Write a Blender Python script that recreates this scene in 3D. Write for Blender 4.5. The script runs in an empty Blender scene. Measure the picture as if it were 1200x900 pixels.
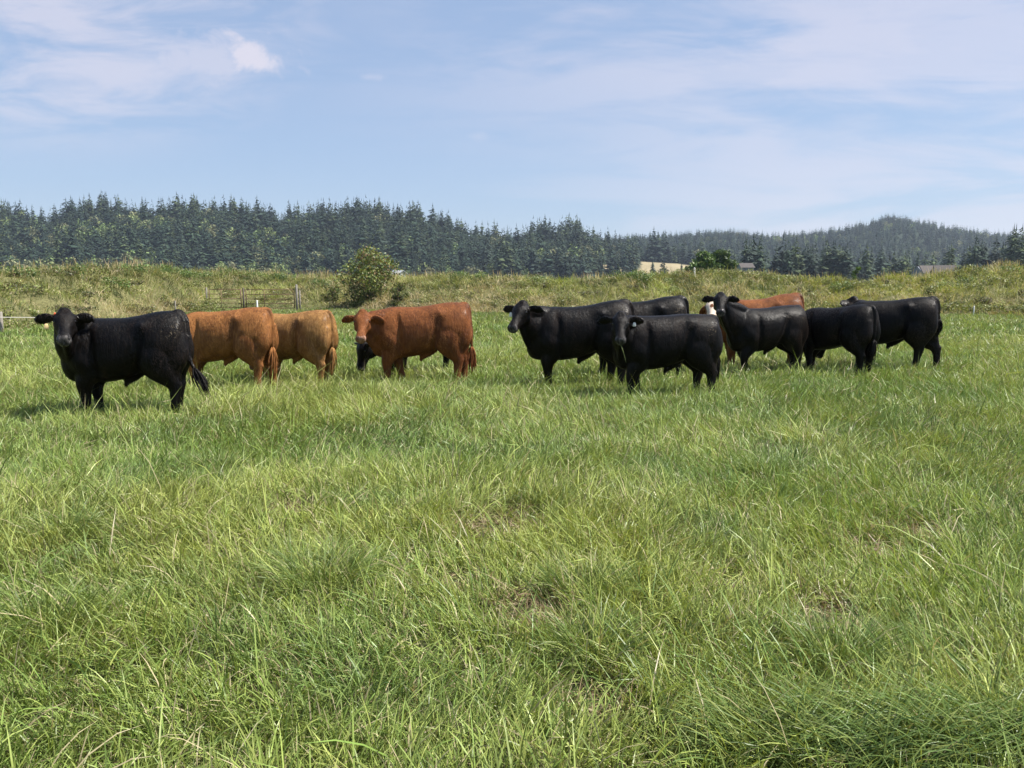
import bpy, math, random
import numpy as np
from mathutils import Vector, Matrix
rng = np.random.default_rng(7)
random.seed(7)
C = bpy.context.scene.collection
SC = bpy.context.scene
F = 1000.0          # focal length in pixels of a 1200 px wide frame
CAMZ = 1.65
HOR = 335.0

# ------------------------------------------------------------------ camera
cd = bpy.data.cameras.new('camera'); cam = bpy.data.objects.new('camera', cd); C.objects.link(cam)
cd.sensor_width = 36; cd.lens = 36 * F / 1200; cd.clip_start = 0.05; cd.clip_end = 20000
cam.location = (0, 0, CAMZ)
cam.rotation_euler = (math.radians(90) - math.atan((450 - HOR) / F), 0, 0)
SC.camera = cam

# ------------------------------------------------------------------ light
SUN = Vector((0.76, -0.05, 1.25)).normalized()
sun_el = math.asin(SUN.z); sun_az = math.atan2(SUN.x, SUN.y)
w = bpy.data.worlds.new('World'); SC.world = w; w.use_nodes = True
nt = w.node_tree; nt.nodes.clear()
def N(t, typ, **kw):
    n = t.nodes.new(typ)
    for k, v in kw.items():
        if k.startswith('i_'):
            key = k[2:]
            n.inputs[int(key) if key.isdigit() else key.replace('_', ' ')].default_value = v
        else: setattr(n, k, v)
    return n
def L(t, a, b): t.links.new(a, b)
def M_(t, op, a, b=None, c=None, clamp=False):
    n = t.nodes.new('ShaderNodeMath'); n.operation = op; n.use_clamp = clamp
    for i, v in enumerate((a, b, c)):
        if v is None: continue
        if isinstance(v, (int, float)): n.inputs[i].default_value = v
        else: t.links.new(v, n.inputs[i])
    return n.outputs[0]
def build_sky():
    t = nt
    sky = N(t, 'ShaderNodeTexSky', sky_type='NISHITA', sun_disc=False)
    sky.sun_elevation = sun_el; sky.sun_rotation = sun_az
    sky.altitude = 0; sky.air_density = 1.0; sky.dust_density = 0.6; sky.ozone_density = 1.6
    tc = N(t, 'ShaderNodeTexCoord'); sp = N(t, 'ShaderNodeSeparateXYZ'); L(t, tc.outputs['Generated'], sp.inputs[0])
    zc = M_(t, 'MAXIMUM', sp.outputs[2], 0.02)
    # azimuth / elevation of the direction (clouds at a fixed place on the dome)
    ux = M_(t, 'DIVIDE', sp.outputs[0], M_(t, 'MAXIMUM', sp.outputs[1], 0.05))
    uz = M_(t, 'DIVIDE', sp.outputs[2], M_(t, 'MAXIMUM', sp.outputs[1], 0.05))
    def noise(sx, sz, off, scale, det, rough, dist=0.0, shear=0.0):
        cx = M_(t, 'ADD', M_(t, 'MULTIPLY', ux, sx), M_(t, 'MULTIPLY', uz, shear))
        cz = M_(t, 'ADD', M_(t, 'MULTIPLY', uz, sz), M_(t, 'MULTIPLY', ux, -0.9 * shear / 4))
        cb = N(t, 'ShaderNodeCombineXYZ'); L(t, cx, cb.inputs[0]); L(t, cz, cb.inputs[1]); cb.inputs[2].default_value = off
        n = N(t, 'ShaderNodeTexNoise', noise_dimensions='3D', i_Scale=scale, i_Detail=det, i_Roughness=rough, i_Distortion=dist)
        L(t, cb.outputs[0], n.inputs['Vector']); return n.outputs['Fac']
    def ramp(v, a, b):
        n = N(t, 'ShaderNodeMapRange', interpolation_type='SMOOTHSTEP'); L(t, v, n.inputs[0])
        n.inputs[1].default_value = a; n.inputs[2].default_value = b; return n.outputs[0]
    def blob(cx, cz, rx, rz, soft=1.0):
        dx = M_(t, 'DIVIDE', M_(t, 'SUBTRACT', ux, cx), rx); dz = M_(t, 'DIVIDE', M_(t, 'SUBTRACT', uz, cz), rz)
        r2 = M_(t, 'ADD', M_(t, 'MULTIPLY', dx, dx), M_(t, 'MULTIPLY', dz, dz))
        return M_(t, 'SUBTRACT', 1.0, M_(t, 'MULTIPLY', M_(t, 'SQRT', r2), soft))
    n1 = noise(1.0, 6.5, 3.3, 2.6, 7, 0.55, 0.5, 0.9)
    n2 = noise(1.0, 4.0, 9.1, 6.0, 8, 0.6, 0.5, .8)
    n3 = noise(1.0, 1.2, 5.0, 16.0, 8, 0.62, 0.3)
    def X(px): return (px - 600) / F
    def Z(py): return (HOR - py) / F
    # broad thin cirrus on the right, and milky veil on the left
    right = ramp(ux, -0.15, 0.35)
    cir = M_(t, 'MULTIPLY', M_(t, 'MULTIPLY', right, ramp(M_(t, 'ADD', n1, M_(t, 'MULTIPLY', right, 0.10)), 0.48, 0.66)), 0.40)
    right2 = M_(t, 'MULTIPLY', ramp(blob(X(980), Z(70), 0.62, 0.17), -0.25, 0.9), ramp(M_(t, 'ADD', M_(t,'MULTIPLY', n2, .5), M_(t,'MULTIPLY', n1, .6)), 0.40, 0.64))
    left = M_(t, 'MULTIPLY', ramp(blob(X(70), Z(45), 0.36, 0.15), -0.15, 0.6), ramp(n2, 0.33, 0.62))
    puff = ramp(M_(t, 'ADD', blob(X(262), Z(84), 0.115, 0.036), M_(t, 'MULTIPLY', M_(t, 'SUBTRACT', n3, 0.5), 2.6)), 0.05, 0.75)
    puff1 = ramp(M_(t, 'ADD', blob(X(306), Z(78), 0.048, 0.036), M_(t, 'MULTIPLY', M_(t, 'SUBTRACT', n3, 0.5), 2.2)), 0.1, 0.65)
    puff2 = ramp(M_(t, 'ADD', blob(X(560), Z(165), 0.05, 0.018), M_(t, 'MULTIPLY', M_(t, 'SUBTRACT', n3, 0.5), 2.4)), 0.2, 1.4)
    puff3 = ramp(M_(t, 'ADD', blob(X(440), Z(100), 0.035, 0.010), M_(t, 'MULTIPLY', M_(t, 'SUBTRACT', n3, 0.5), 2.4)), 0.2, 1.4)
    tot = M_(t, 'MAXIMUM', cir, M_(t, 'MULTIPLY', right2, 0.47))
    tot = M_(t, 'MAXIMUM', tot, M_(t, 'MULTIPLY', left, 0.50))
    tot = M_(t, 'MAXIMUM', tot, M_(t, 'MULTIPLY', puff, 0.45))
    for p_, k_ in ((puff1, .72), (puff2, .35), (puff3, .35)):
        tot = M_(t, 'MAXIMUM', tot, M_(t, 'MULTIPLY', p_, k_))
    front = ramp(sp.outputs[1], 0.05, 0.2)
    tot = M_(t, 'MULTIPLY', tot, front)
    soft = N(t, 'ShaderNodeMix', data_type='RGBA'); soft.inputs[0].default_value = .60; L(t, sky.outputs[0], soft.inputs[6]); soft.inputs[7].default_value = (2.30, 3.05, 4.60, 1)
    mix = N(t, 'ShaderNodeMix', data_type='RGBA'); L(t, tot, mix.inputs[0]); L(t, soft.outputs[2], mix.inputs[6])
    mix.inputs[7].default_value = CLOUD
    grade = N(t, 'ShaderNodeMix', data_type='RGBA', blend_type='MULTIPLY'); grade.inputs[0].default_value = 1
    L(t, mix.outputs[2], grade.inputs[6]); grade.inputs[7].default_value = SKYTINT
    bg = N(t, 'ShaderNodeBackground', i_Strength=SKYSTR); L(t, grade.outputs[2], bg.inputs[0])
    out = N(t, 'ShaderNodeOutputWorld'); L(t, bg.outputs[0], out.inputs[0])
CLOUD = (5.6, 5.15, 5.6, 1); SKYTINT = (1, 1, 1, 1); SKYSTR = 0.080
build_sky()
sl = bpy.data.lights.new('sun', 'SUN'); sl.energy = 5.0; sl.angle = math.radians(0.53); sl.color = (1, 0.95, 0.87)
so = bpy.data.objects.new('sun', sl); C.objects.link(so); so.rotation_euler = (-SUN).to_track_quat('-Z', 'Y').to_euler()
SC.view_settings.view_transform = 'Standard'; SC.view_settings.look = 'None'
SC.view_settings.gamma = 1; SC.view_settings.exposure = 1.0; SC.view_settings.use_curve_mapping = False
cy = SC.cycles
cy.max_bounces = 6; cy.diffuse_bounces = 3; cy.glossy_bounces = 2; cy.transmission_bounces = 3; cy.transparent_max_bounces = 4; cy.volume_bounces = 0
cy.caustics_reflective = False; cy.caustics_refractive = False
HAZE = True

# ------------------------------------------------------------------ helpers
def lerp(a, b, t): return a + (b - a) * t
def smooth(a, b, x):
    t = np.clip((x - a) / (b - a), 0, 1); return t * t * (3 - 2 * t)
_tab = np.random.default_rng(3).random((256, 256))
def vnoise(x, y):
    x = np.asarray(x, float); y = np.asarray(y, float)
    xi = np.floor(x).astype(int); yi = np.floor(y).astype(int); fx = x - xi; fy = y - yi
    fx = fx * fx * (3 - 2 * fx); fy = fy * fy * (3 - 2 * fy)
    a = _tab[xi & 255, yi & 255]; b = _tab[(xi + 1) & 255, yi & 255]; c = _tab[xi & 255, (yi + 1) & 255]; d = _tab[(xi + 1) & 255, (yi + 1) & 255]
    return (a * (1 - fx) + b * fx) * (1 - fy) + (c * (1 - fx) + d * fx) * fy
def fbm(x, y, o=3):
    s = 0; a = 1; tt = 0
    for i in range(o):
        s = s + a * vnoise(x * 2 ** i + 17.3 * i, y * 2 ** i + 5.1 * i); tt += a; a *= .5
    return s / tt
def link(name, data, parent=None):
    o = bpy.data.objects.new(name, data); C.objects.link(o)
    if parent is not None: o.parent = parent
    return o
def tag(o, label=None, cat=None, group=None, kind=None):
    if label: o['label'] = label
    if cat: o['category'] = cat
    if group: o['group'] = group
    if kind: o['kind'] = kind
    return o
def mesh_np(name, V, quads=None, tris=None, col=None, mat=None, smooth_=False):
    me = bpy.data.meshes.new(name)
    V = np.asarray(V, np.float32)
    parts = []; tot = []
    if quads is not None and len(quads): parts.append(np.asarray(quads, np.int32).ravel()); tot.append(np.full(len(quads), 4, np.int32))
    if tris is not None and len(tris): parts.append(np.asarray(tris, np.int32).ravel()); tot.append(np.full(len(tris), 3, np.int32))
    loops = np.concatenate(parts); tot = np.concatenate(tot)
    me.vertices.add(len(V)); me.vertices.foreach_set('co', V.ravel())
    me.loops.add(len(loops)); me.loops.foreach_set('vertex_index', loops)
    me.polygons.add(len(tot)); st = np.concatenate([[0], np.cumsum(tot)[:-1]]).astype(np.int32)
    me.polygons.foreach_set('loop_start', st)
    try: me.polygons.foreach_set('loop_total', tot)
    except Exception: pass
    if smooth_: me.polygons.foreach_set('use_smooth', np.ones(len(tot), bool))
    else: me.polygons.foreach_set('use_smooth', np.zeros(len(tot), bool))
    me.update(calc_edges=True)
    if col is not None:
        a = me.color_attributes.new('col', 'FLOAT_COLOR', 'POINT')
        c = np.ones((len(V), 4), np.float32); c[:, :col.shape[1]] = col
        a.data.foreach_set('color', c.ravel())
    if mat: me.materials.append(mat)
    return me
class MB:
    """collects simple closed shapes into one mesh"""
    def __init__(s): s.v = []; s.q = []; s.t = []; s.n = 0
    def add(s, V, q=(), t=()):
        V = np.asarray(V, float)
        s.v.append(V)
        if len(q): s.q.append(np.asarray(q) + s.n)
        if len(t): s.t.append(np.asarray(t) + s.n)
        s.n += len(V); return s
    def box(s, c, d, rz=0):
        x, y, z = [k / 2 for k in d]
        V = np.array([(a * x, b * y, e * z) for a in (-1, 1) for b in (-1, 1) for e in (-1, 1)])
        if rz: ca, sa = math.cos(rz), math.sin(rz); V[:, :2] = V[:, :2] @ np.array([[ca, sa], [-sa, ca]])
        return s.add(V + np.array(c), [(0, 1, 3, 2), (4, 6, 7, 5), (0, 4, 5, 1), (2, 3, 7, 6), (0, 2, 6, 4), (1, 5, 7, 3)])
    def rings(s, R):
        n = len(R[0]); V = np.concatenate(R); q = []
        for i in range(len(R) - 1):
            for j in range(n):
                k = (j + 1) % n; q.append((i * n + j, i * n + k, (i + 1) * n + k, (i + 1) * n + j))
        V = np.concatenate([V, [R[0].mean(0)], [R[-1].mean(0)]]); a = len(V) - 2; t = []
        for j in range(n):
            k = (j + 1) % n; t.append((a, k, j)); t.append((a + 1, (len(R) - 1) * n + j, (len(R) - 1) * n + k))
        return s.add(V, q, t)
    def tube(s, P, r, n=8, sub=1, up=(0, 0, 1), rb=None):
        P = np.asarray(P, float); r = np.broadcast_to(np.asarray(r, float), (len(P),)).copy()
        rb = r if rb is None else np.broadcast_to(np.asarray(rb, float), (len(P),)).copy()
        if sub > 1: P, r, rb = catmull(P, sub), catmull(r[:, None], sub)[:, 0], catmull(rb[:, None], sub)[:, 0]
        T = np.gradient(P, axis=0); T /= np.linalg.norm(T, axis=1)[:, None] + 1e-9
        a = np.linspace(0, 2 * math.pi, n, endpoint=False); R = []
        u0 = np.array(up, float)
        for p, t, ra, rr in zip(P, T, r, rb):
            sd = np.cross(t, u0)
            if np.linalg.norm(sd) < 1e-3: sd = np.cross(t, (1, .1, 0))
            sd /= np.linalg.norm(sd); uu = np.cross(sd, t)
            R.append(p + np.cos(a)[:, None] * sd * rr + np.sin(a)[:, None] * uu * ra)
        return s.rings(R)
    def ellipsoid(s, c, r, rot=None, n=12):
        R = []
        for i in range(1, n):
            th = math.pi * i / n; a = np.linspace(0, 2 * math.pi, n * 2, endpoint=False)
            R.append(np.stack([np.sin(th) * np.cos(a), np.sin(th) * np.sin(a), np.full_like(a, math.cos(th))], 1))
        R = [x * np.array(r) for x in R]
        if rot is not None: R = [x @ np.array(rot) for x in R]
        return s.rings([x + np.array(c) for x in R])
    def mesh(s, name, mat=None, smooth_=True, col=None):
        return mesh_np(name, np.concatenate(s.v), np.concatenate(s.q) if s.q else None, np.concatenate(s.t) if s.t else None, col, mat, smooth_)
def catmull(P, sub):
    P = np.asarray(P, float); Q = np.vstack([2 * P[0] - P[1], P, 2 * P[-1] - P[-2]]); out = []
    for i in range(1, len(Q) - 2):
        for k in range(sub):
            t = k / sub; a, b, c, d = Q[i - 1:i + 3]
            out.append(.5 * ((2 * b) + (c - a) * t + (2 * a - 5 * b + 4 * c - d) * t * t + (-a + 3 * b - 3 * c + d) * t ** 3))
    out.append(Q[-2]); return np.array(out)
def new_mat(name):
    m = bpy.data.materials.new(name); m.use_nodes = True; m.node_tree.nodes.clear()
    return m, m.node_tree
def out_(t, sh): o = N(t, 'ShaderNodeOutputMaterial'); L(t, sh, o.inputs[0])
def mat_plain(name, col, rough=.7, noise=.25, scale=8, bump=.2, metal=0, spec=.4):
    m, t = new_mat(name)
    tc = N(t, 'ShaderNodeTexCoord'); n = N(t, 'ShaderNodeTexNoise', i_Scale=scale, i_Detail=6, i_Roughness=.6); L(t, tc.outputs['Object'], n.inputs['Vector'])
    mx = N(t, 'ShaderNodeMix', data_type='RGBA'); L(t, n.outputs['Fac'], mx.inputs[0])
    mx.inputs[6].default_value = (*[c * (1 - noise * 1.6) for c in col], 1); mx.inputs[7].default_value = (*[min(1, c * (1 + noise * 1.6)) for c in col], 1)
    b = N(t, 'ShaderNodeBsdfPrincipled', i_Roughness=rough, i_Metallic=metal); b.inputs['Specular IOR Level'].default_value = spec
    L(t, mx.outputs[2], b.inputs['Base Color'])
    bp = N(t, 'ShaderNodeBump', i_Strength=bump, i_Distance=.02); L(t, n.outputs['Fac'], bp.inputs['Height']); L(t, bp.outputs[0], b.inputs['Normal'])
    out_(t, b.outputs[0]); return m
def mat_leaf(name, trans=.3, spec=.3, rough=.5, sat=1.0):
    """thin foliage: colour from the blade/leaf itself, lets some light through"""
    m, t = new_mat(name)
    a = N(t, 'ShaderNodeAttribute', attribute_name='col')
    b = N(t, 'ShaderNodeBsdfPrincipled', i_Roughness=rough); b.inputs['Specular IOR Level'].default_value = spec
    L(t, a.outputs['Color'], b.inputs['Base Color'])
    if trans > 0:
        hs = N(t, 'ShaderNodeMix', data_type='RGBA', blend_type='MULTIPLY'); hs.inputs[0].default_value = 1
        L(t, a.outputs['Color'], hs.inputs[6]); hs.inputs[7].default_value = (1.25, 1.2, .7, 1)
        tr = N(t, 'ShaderNodeBsdfTranslucent'); L(t, hs.outputs[2], tr.inputs[0])
        mx = N(t, 'ShaderNodeMixShader'); mx.inputs[0].default_value = trans
        L(t, b.outputs[0], mx.inputs[1]); L(t, tr.outputs[0], mx.inputs[2]); out_(t, mx.outputs[0])
    else: out_(t, b.outputs[0])
    return m

# ------------------------------------------------------------------ terrain
PX = np.array([-4000, -600, -200, 0, 100, 180, 230, 260, 400, 480, 600, 800, 1200, 1500, 2200, 5000], float)
DB = np.array([30, 30, 28, 30, 36, 44, 55, 61, 61, 56, 52, 50, 48, 46, 44, 44], float)
CPX = np.array([-4000, -200, 0, 30, 130, 210, 240, 330, 380, 480, 600, 700, 760, 830, 900, 940, 1000, 1050, 1100, 1160, 1200, 1400, 5000], float)
CY_ = np.array([312, 312, 313, 312, 308, 312, 316, 318, 322, 321, 323, 324, 323, 319, 317, 323, 326, 323, 319, 313, 315, 314, 314], float)
LPX = np.array([-4000, -300, 0, 40, 60, 100, 200, 300, 340, 380, 430, 470, 520, 560, 620, 660, 700, 740, 790, 820, 850, 900, 1000, 5000], float)
LTY = np.array([240, 240, 238, 243, 247, 236, 232, 238, 243, 238, 236, 243, 254, 265, 263, 263, 268, 277, 278, 282, 294, 318, 335, 335], float)
RPX = np.array([-4000, 600, 740, 800, 850, 900, 940, 980, 1010, 1035, 1060, 1100, 1150, 1200, 1500, 5000], float)
RTY = np.array([300, 285, 277, 274, 271, 276, 273, 268, 262, 254, 258, 266, 272, 276, 270, 280], float)
DL0, DL1 = 680., 1000.
DR0, DR1 = 1050., 1850.
def pxd(x, y):
    y = np.maximum(y, 1e-3); return 600 + F * x / y
def dike(x, y):
    p = pxd(x, y)
    db = np.interp(p, PX, DB) + 2.0 * (fbm(x * .12, y * .12, 2) - .5); w_ = 9.0
    dc = np.interp(p, PX, DB) + w_
    hc = CAMZ + (HOR - np.interp(p, CPX, CY_)) / F * dc - .55
    t = smooth(0, 1, (y - db) / w_)
    back = 1 - smooth(0, 1, (y - dc - 5) / 9)
    m = smooth(.25, .6, y / (np.abs(x) + 1e-3) )
    hum = .60 * (vnoise(x * .55, y * .55) - .5) + .30 * (vnoise(x * 1.1 + 5, y * 1.1) - .5)
    return (hc * t + hum * smooth(0, .25, t)) * back * np.where(y > 1, m, 0)
def ground_z(x, y):
    x = np.asarray(x, float); y = np.asarray(y, float)
    p = pxd(x, y)
    z = .10 * (fbm(x * .25, y * .25, 3) - .5) * smooth(2, 12, np.hypot(x, y)) + .05 * (fbm(x * 1.1 + 9, y * 1.1, 2) - .5)
    z = z * (1 - smooth(60, 100, y))
    z = z + dike(x, y)
    front = smooth(0.2, .45, y / (np.abs(x) + 1))
    rl = np.maximum((HOR - np.interp(p, LPX, LTY)) / F * DL1 - 27, 0)
    hl = rl * np.clip((y - DL0) / (DL1 - DL0), 0, 1) * (1 - .45 * smooth(1050, 1500, y))
    rr = np.maximum((HOR - np.interp(p, RPX, RTY)) / F * DR1 - 18, 0)
    hr = rr * smooth(DR0 - 200, DR1, y) * (1 - .5 * smooth(2000, 2700, y))
    hill = np.maximum(hl, hr) + 0
    bump = 6 * (fbm(x * .01, y * .01, 3) - .5) * smooth(DL0, DL0 + 100, y)
    return z + np.where(y > 100, (hill + bump) * front, 0)
def build_ground():
    a = np.concatenate([np.radians(np.linspace(-42, 42, 421)), np.radians(np.linspace(42, 318, 70))[1:-1]])
    r = np.concatenate([[0.3], np.geomspace(0.8, 28, 60), np.linspace(28, 85, 130)[1:], np.geomspace(85, 3400, 120)[1:]])
    A, R = np.meshgrid(a, r); X = R * np.sin(A); Y = R * np.cos(A)
    Z = ground_z(X, Y)
    V = np.stack([X, Y, Z], -1).reshape(-1, 3); n = len(a); q = []
    I = np.arange(len(r) - 1)[:, None] * n; J = np.arange(n)[None]; K = (J + 1) % n
    q = np.stack([I + J + 0 * K, I + n + J, I + n + K, I + K + 0 * J], -1).reshape(-1, 4)[:, ::-1]
    cen = len(V); V = np.vstack([V, [[0, 0, 0]]]); t = np.stack([np.full(n, cen), (np.arange(n) + 1) % n, np.arange(n)], 1)[:, ::-1]
    x, y = V[:, 0], V[:, 1]; p = pxd(x, y)
    soil = np.array([.055, .062, .026]); thatch = np.array([.13, .125, .055]); forest = np.array([.022, .032, .018]); tan = np.array([.27, .225, .135]); far = np.array([.10, .13, .05])
    col = np.tile(soil, (len(V), 1))
    k = fbm(x * .7, y * .7, 3)[:, None]; col = col * (1 - .35 + .7 * k)
    d_ = smooth(0, 3, y - np.interp(p, PX, DB))[:, None]; col = lerp(col, thatch * (.6 + .8 * k), d_)
    g_ = smooth(72, 110, y)[:, None]; col = lerp(col, far * (.8 + .4 * k), g_)
    f_ = (smooth(560, 680, y))[:, None]; col = lerp(col, forest * (.7 + .6 * k), f_)
    m = meadow(x, y)[:, None]; col = lerp(col, tan * (.8 + .35 * fbm(x * .05, y * .02, 3)[:, None]), m)
    m, tt = new_mat('ground_soil')
    at = N(tt, 'ShaderNodeAttribute', attribute_name='col'); tc = N(tt, 'ShaderNodeTexCoord')
    n1 = N(tt, 'ShaderNodeTexNoise', i_Scale=9, i_Detail=8, i_Roughness=.7); L(tt, tc.outputs['Object'], n1.inputs['Vector'])
    mr = N(tt, 'ShaderNodeMapRange'); L(tt, n1.outputs['Fac'], mr.inputs[0]); mr.inputs[1].default_value = .25; mr.inputs[2].default_value = .75; mr.inputs[3].default_value = .55; mr.inputs[4].default_value = 1.45
    mm = N(tt, 'ShaderNodeVectorMath', operation='SCALE'); L(tt, at.outputs['Color'], mm.inputs[0]); L(tt, mr.outputs[0], mm.inputs['Scale'])
    b = N(tt, 'ShaderNodeBsdfPrincipled', i_Roughness=.95); b.inputs['Specular IOR Level'].default_value = .1; L(tt, mm.outputs[0], b.inputs['Base Color'])
    bp = N(tt, 'ShaderNodeBump', i_Strength=.6, i_Distance=.04); L(tt, n1.outputs['Fac'], bp.inputs['Height']); L(tt, bp.outputs[0], b.inputs['Normal'])
    out_(tt, b.outputs[0])
    o = link('ground', mesh_np('ground', V, q, t, col, m, True)); tag(o, kind='structure')
def meadow(x, y):
    p = pxd(x, y)
    a = smooth(700, 708, p) * (1 - smooth(748, 752, p)) * smooth(800, 805, y) * (1 - smooth(880, 886, y))
    b = smooth(746, 752, p) * (1 - smooth(838, 850, p)) * smooth(790, 795, y) * (1 - smooth(975, 982, y))
    return np.clip(a + b, 0, 1)
build_ground()

# ------------------------------------------------------------------ grass blades
def blades(base, Ln, az, lean0, bend, wd, col, segs, tip=None, wprof=None):
    """ribbons that start at base, lean0 from vertical towards az and bend further; returns V, quads, tris, col"""
    n = len(base); S = segs
    d = np.stack([np.cos(az), np.sin(az), np.zeros(n)], 1)
    side = np.stack([-np.sin(az), np.cos(az), np.zeros(n)], 1)
    tw = rng.uniform(-1.1, 1.1, n)[:, None]
    P = base.copy(); rows = []; cols = []
    for k in range(S + 1):
        th = lean0 + bend * (k / S) ** 1.3
        if k:
            thm = lean0 + bend * ((k - .5) / S) ** 1.3
            P = P + (d * np.sin(thm)[:, None] + np.array([0, 0, 1.]) * np.cos(thm)[:, None]) * (Ln / S)[:, None]
        t = k / S
        nrm = d * np.cos(th)[:, None] - np.array([0, 0, 1.]) * np.sin(th)[:, None]
        sd = side * np.cos(tw) + nrm * np.sin(tw)
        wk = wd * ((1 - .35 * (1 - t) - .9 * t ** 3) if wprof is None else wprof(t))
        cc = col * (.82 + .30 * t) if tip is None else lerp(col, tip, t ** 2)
        if k < S:
            rows.append(P - sd * wk[:, None] / 2); rows.append(P + sd * wk[:, None] / 2); cols += [cc, cc]
        else: rows.append(P.copy()); cols.append(cc)
    V = np.stack(rows, 1); Cc = np.stack(cols, 1); m = 2 * S + 1
    o = (np.arange(n) * m)[:, None]
    q = np.concatenate([o + np.array([2 * k, 2 * k + 1, 2 * k + 3, 2 * k + 2]) for k in range(S - 1)]) if S > 1 else np.zeros((0, 4), int)
    t_ = o + np.array([2 * S - 2, 2 * S - 1, 2 * S])
    return V.reshape(-1, 3), q, t_, Cc.reshape(-1, 3)
class Acc:
    def __init__(s): s.V = []; s.q = []; s.t = []; s.c = []; s.n = 0
    def add(s, V, q, t, c):
        s.V.append(V); s.c.append(c)
        if len(q): s.q.append(q + s.n)
        if len(t): s.t.append(t + s.n)
        s.n += len(V)
    def mesh(s, name, mat, smooth_=False):
        return mesh_np(name, np.concatenate(s.V), np.concatenate(s.q) if s.q else None, np.concatenate(s.t) if s.t else None, np.concatenate(s.c), mat, smooth_)
GREEN = np.array([.158, .238, .052]); YEL = np.array([.32, .355, .098]); BLUE = np.array([.110, .188, .058]); STRAW = np.array([.44, .38, .22]); BROWN = np.array([.17, .115, .065])
HALF = .60 + .10      # tan of half view plus margin
def pick_dist(d0, d1, n, expo=1.0):
    """points in the view wedge, uniform in area"""
    y = np.sqrt(rng.uniform(d0 ** 2, d1 ** 2, n)); x = rng.uniform(-1, 1, n) * (HALF * y + .6); return x, y
DEAD = [(585, 628, .42), (1088, 632, .34), (985, 742, .30), (625, 735, .35), (1040, 655, .28), (330, 610, .2), (860, 705, .18), (540, 700, .2), (700, 850, .2)]
deadw = []
for px, py, r_ in DEAD:
    D = CAMZ * F / (py - HOR); deadw.append(((px - 600) / F * D, D, r_ * (.62 if r_ > .25 else .8)))
def field_props(x, y):
    """tuft structure of the sward"""
    big = fbm(x * .35 + 40, y * .35, 3); mid = fbm(x * 1.6, y * 1.6 + 7, 2); sm = vnoise(x * 5.5, y * 5.5)
    hgt = .42 + .55 * mid + .35 * big + .30 * sm
    az = 2.2 * math.pi * (fbm(x * .45 + 3, y * .45 + 11, 2)) * 1.6 + 2.8 * (vnoise(x * 2.3 + 50, y * 2.3) - .5)
    dead = np.zeros_like(x)
    for (cx, cy_, r_) in deadw:
        q = np.hypot(x - cx, (y - cy_) * .8) / r_; dead = np.maximum(dead, np.clip(1.25 - q + .5 * (sm - .5), 0, 1))
    return big, mid, sm, hgt, az, dead
def colours(n, big, mid, sm, y, dry=.10):
    u = rng.random(n); v = rng.random((n, 1))
    yl = np.clip((big - .5) * 1.8 + .48 + rng.normal(0, .26, n), 0, 1)[:, None]
    bl = np.clip((.47 - mid) * 2.2 + .22 + rng.normal(0, .22, n), 0, 1)[:, None]
    c = lerp(GREEN, YEL, yl); c = lerp(c, BLUE, bl * .75)
    c = c * (.55 + .85 * v)
    dr = (u < dry)[:, None]; c = np.where(dr, STRAW * (.55 + .6 * v), c)
    return c
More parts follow.
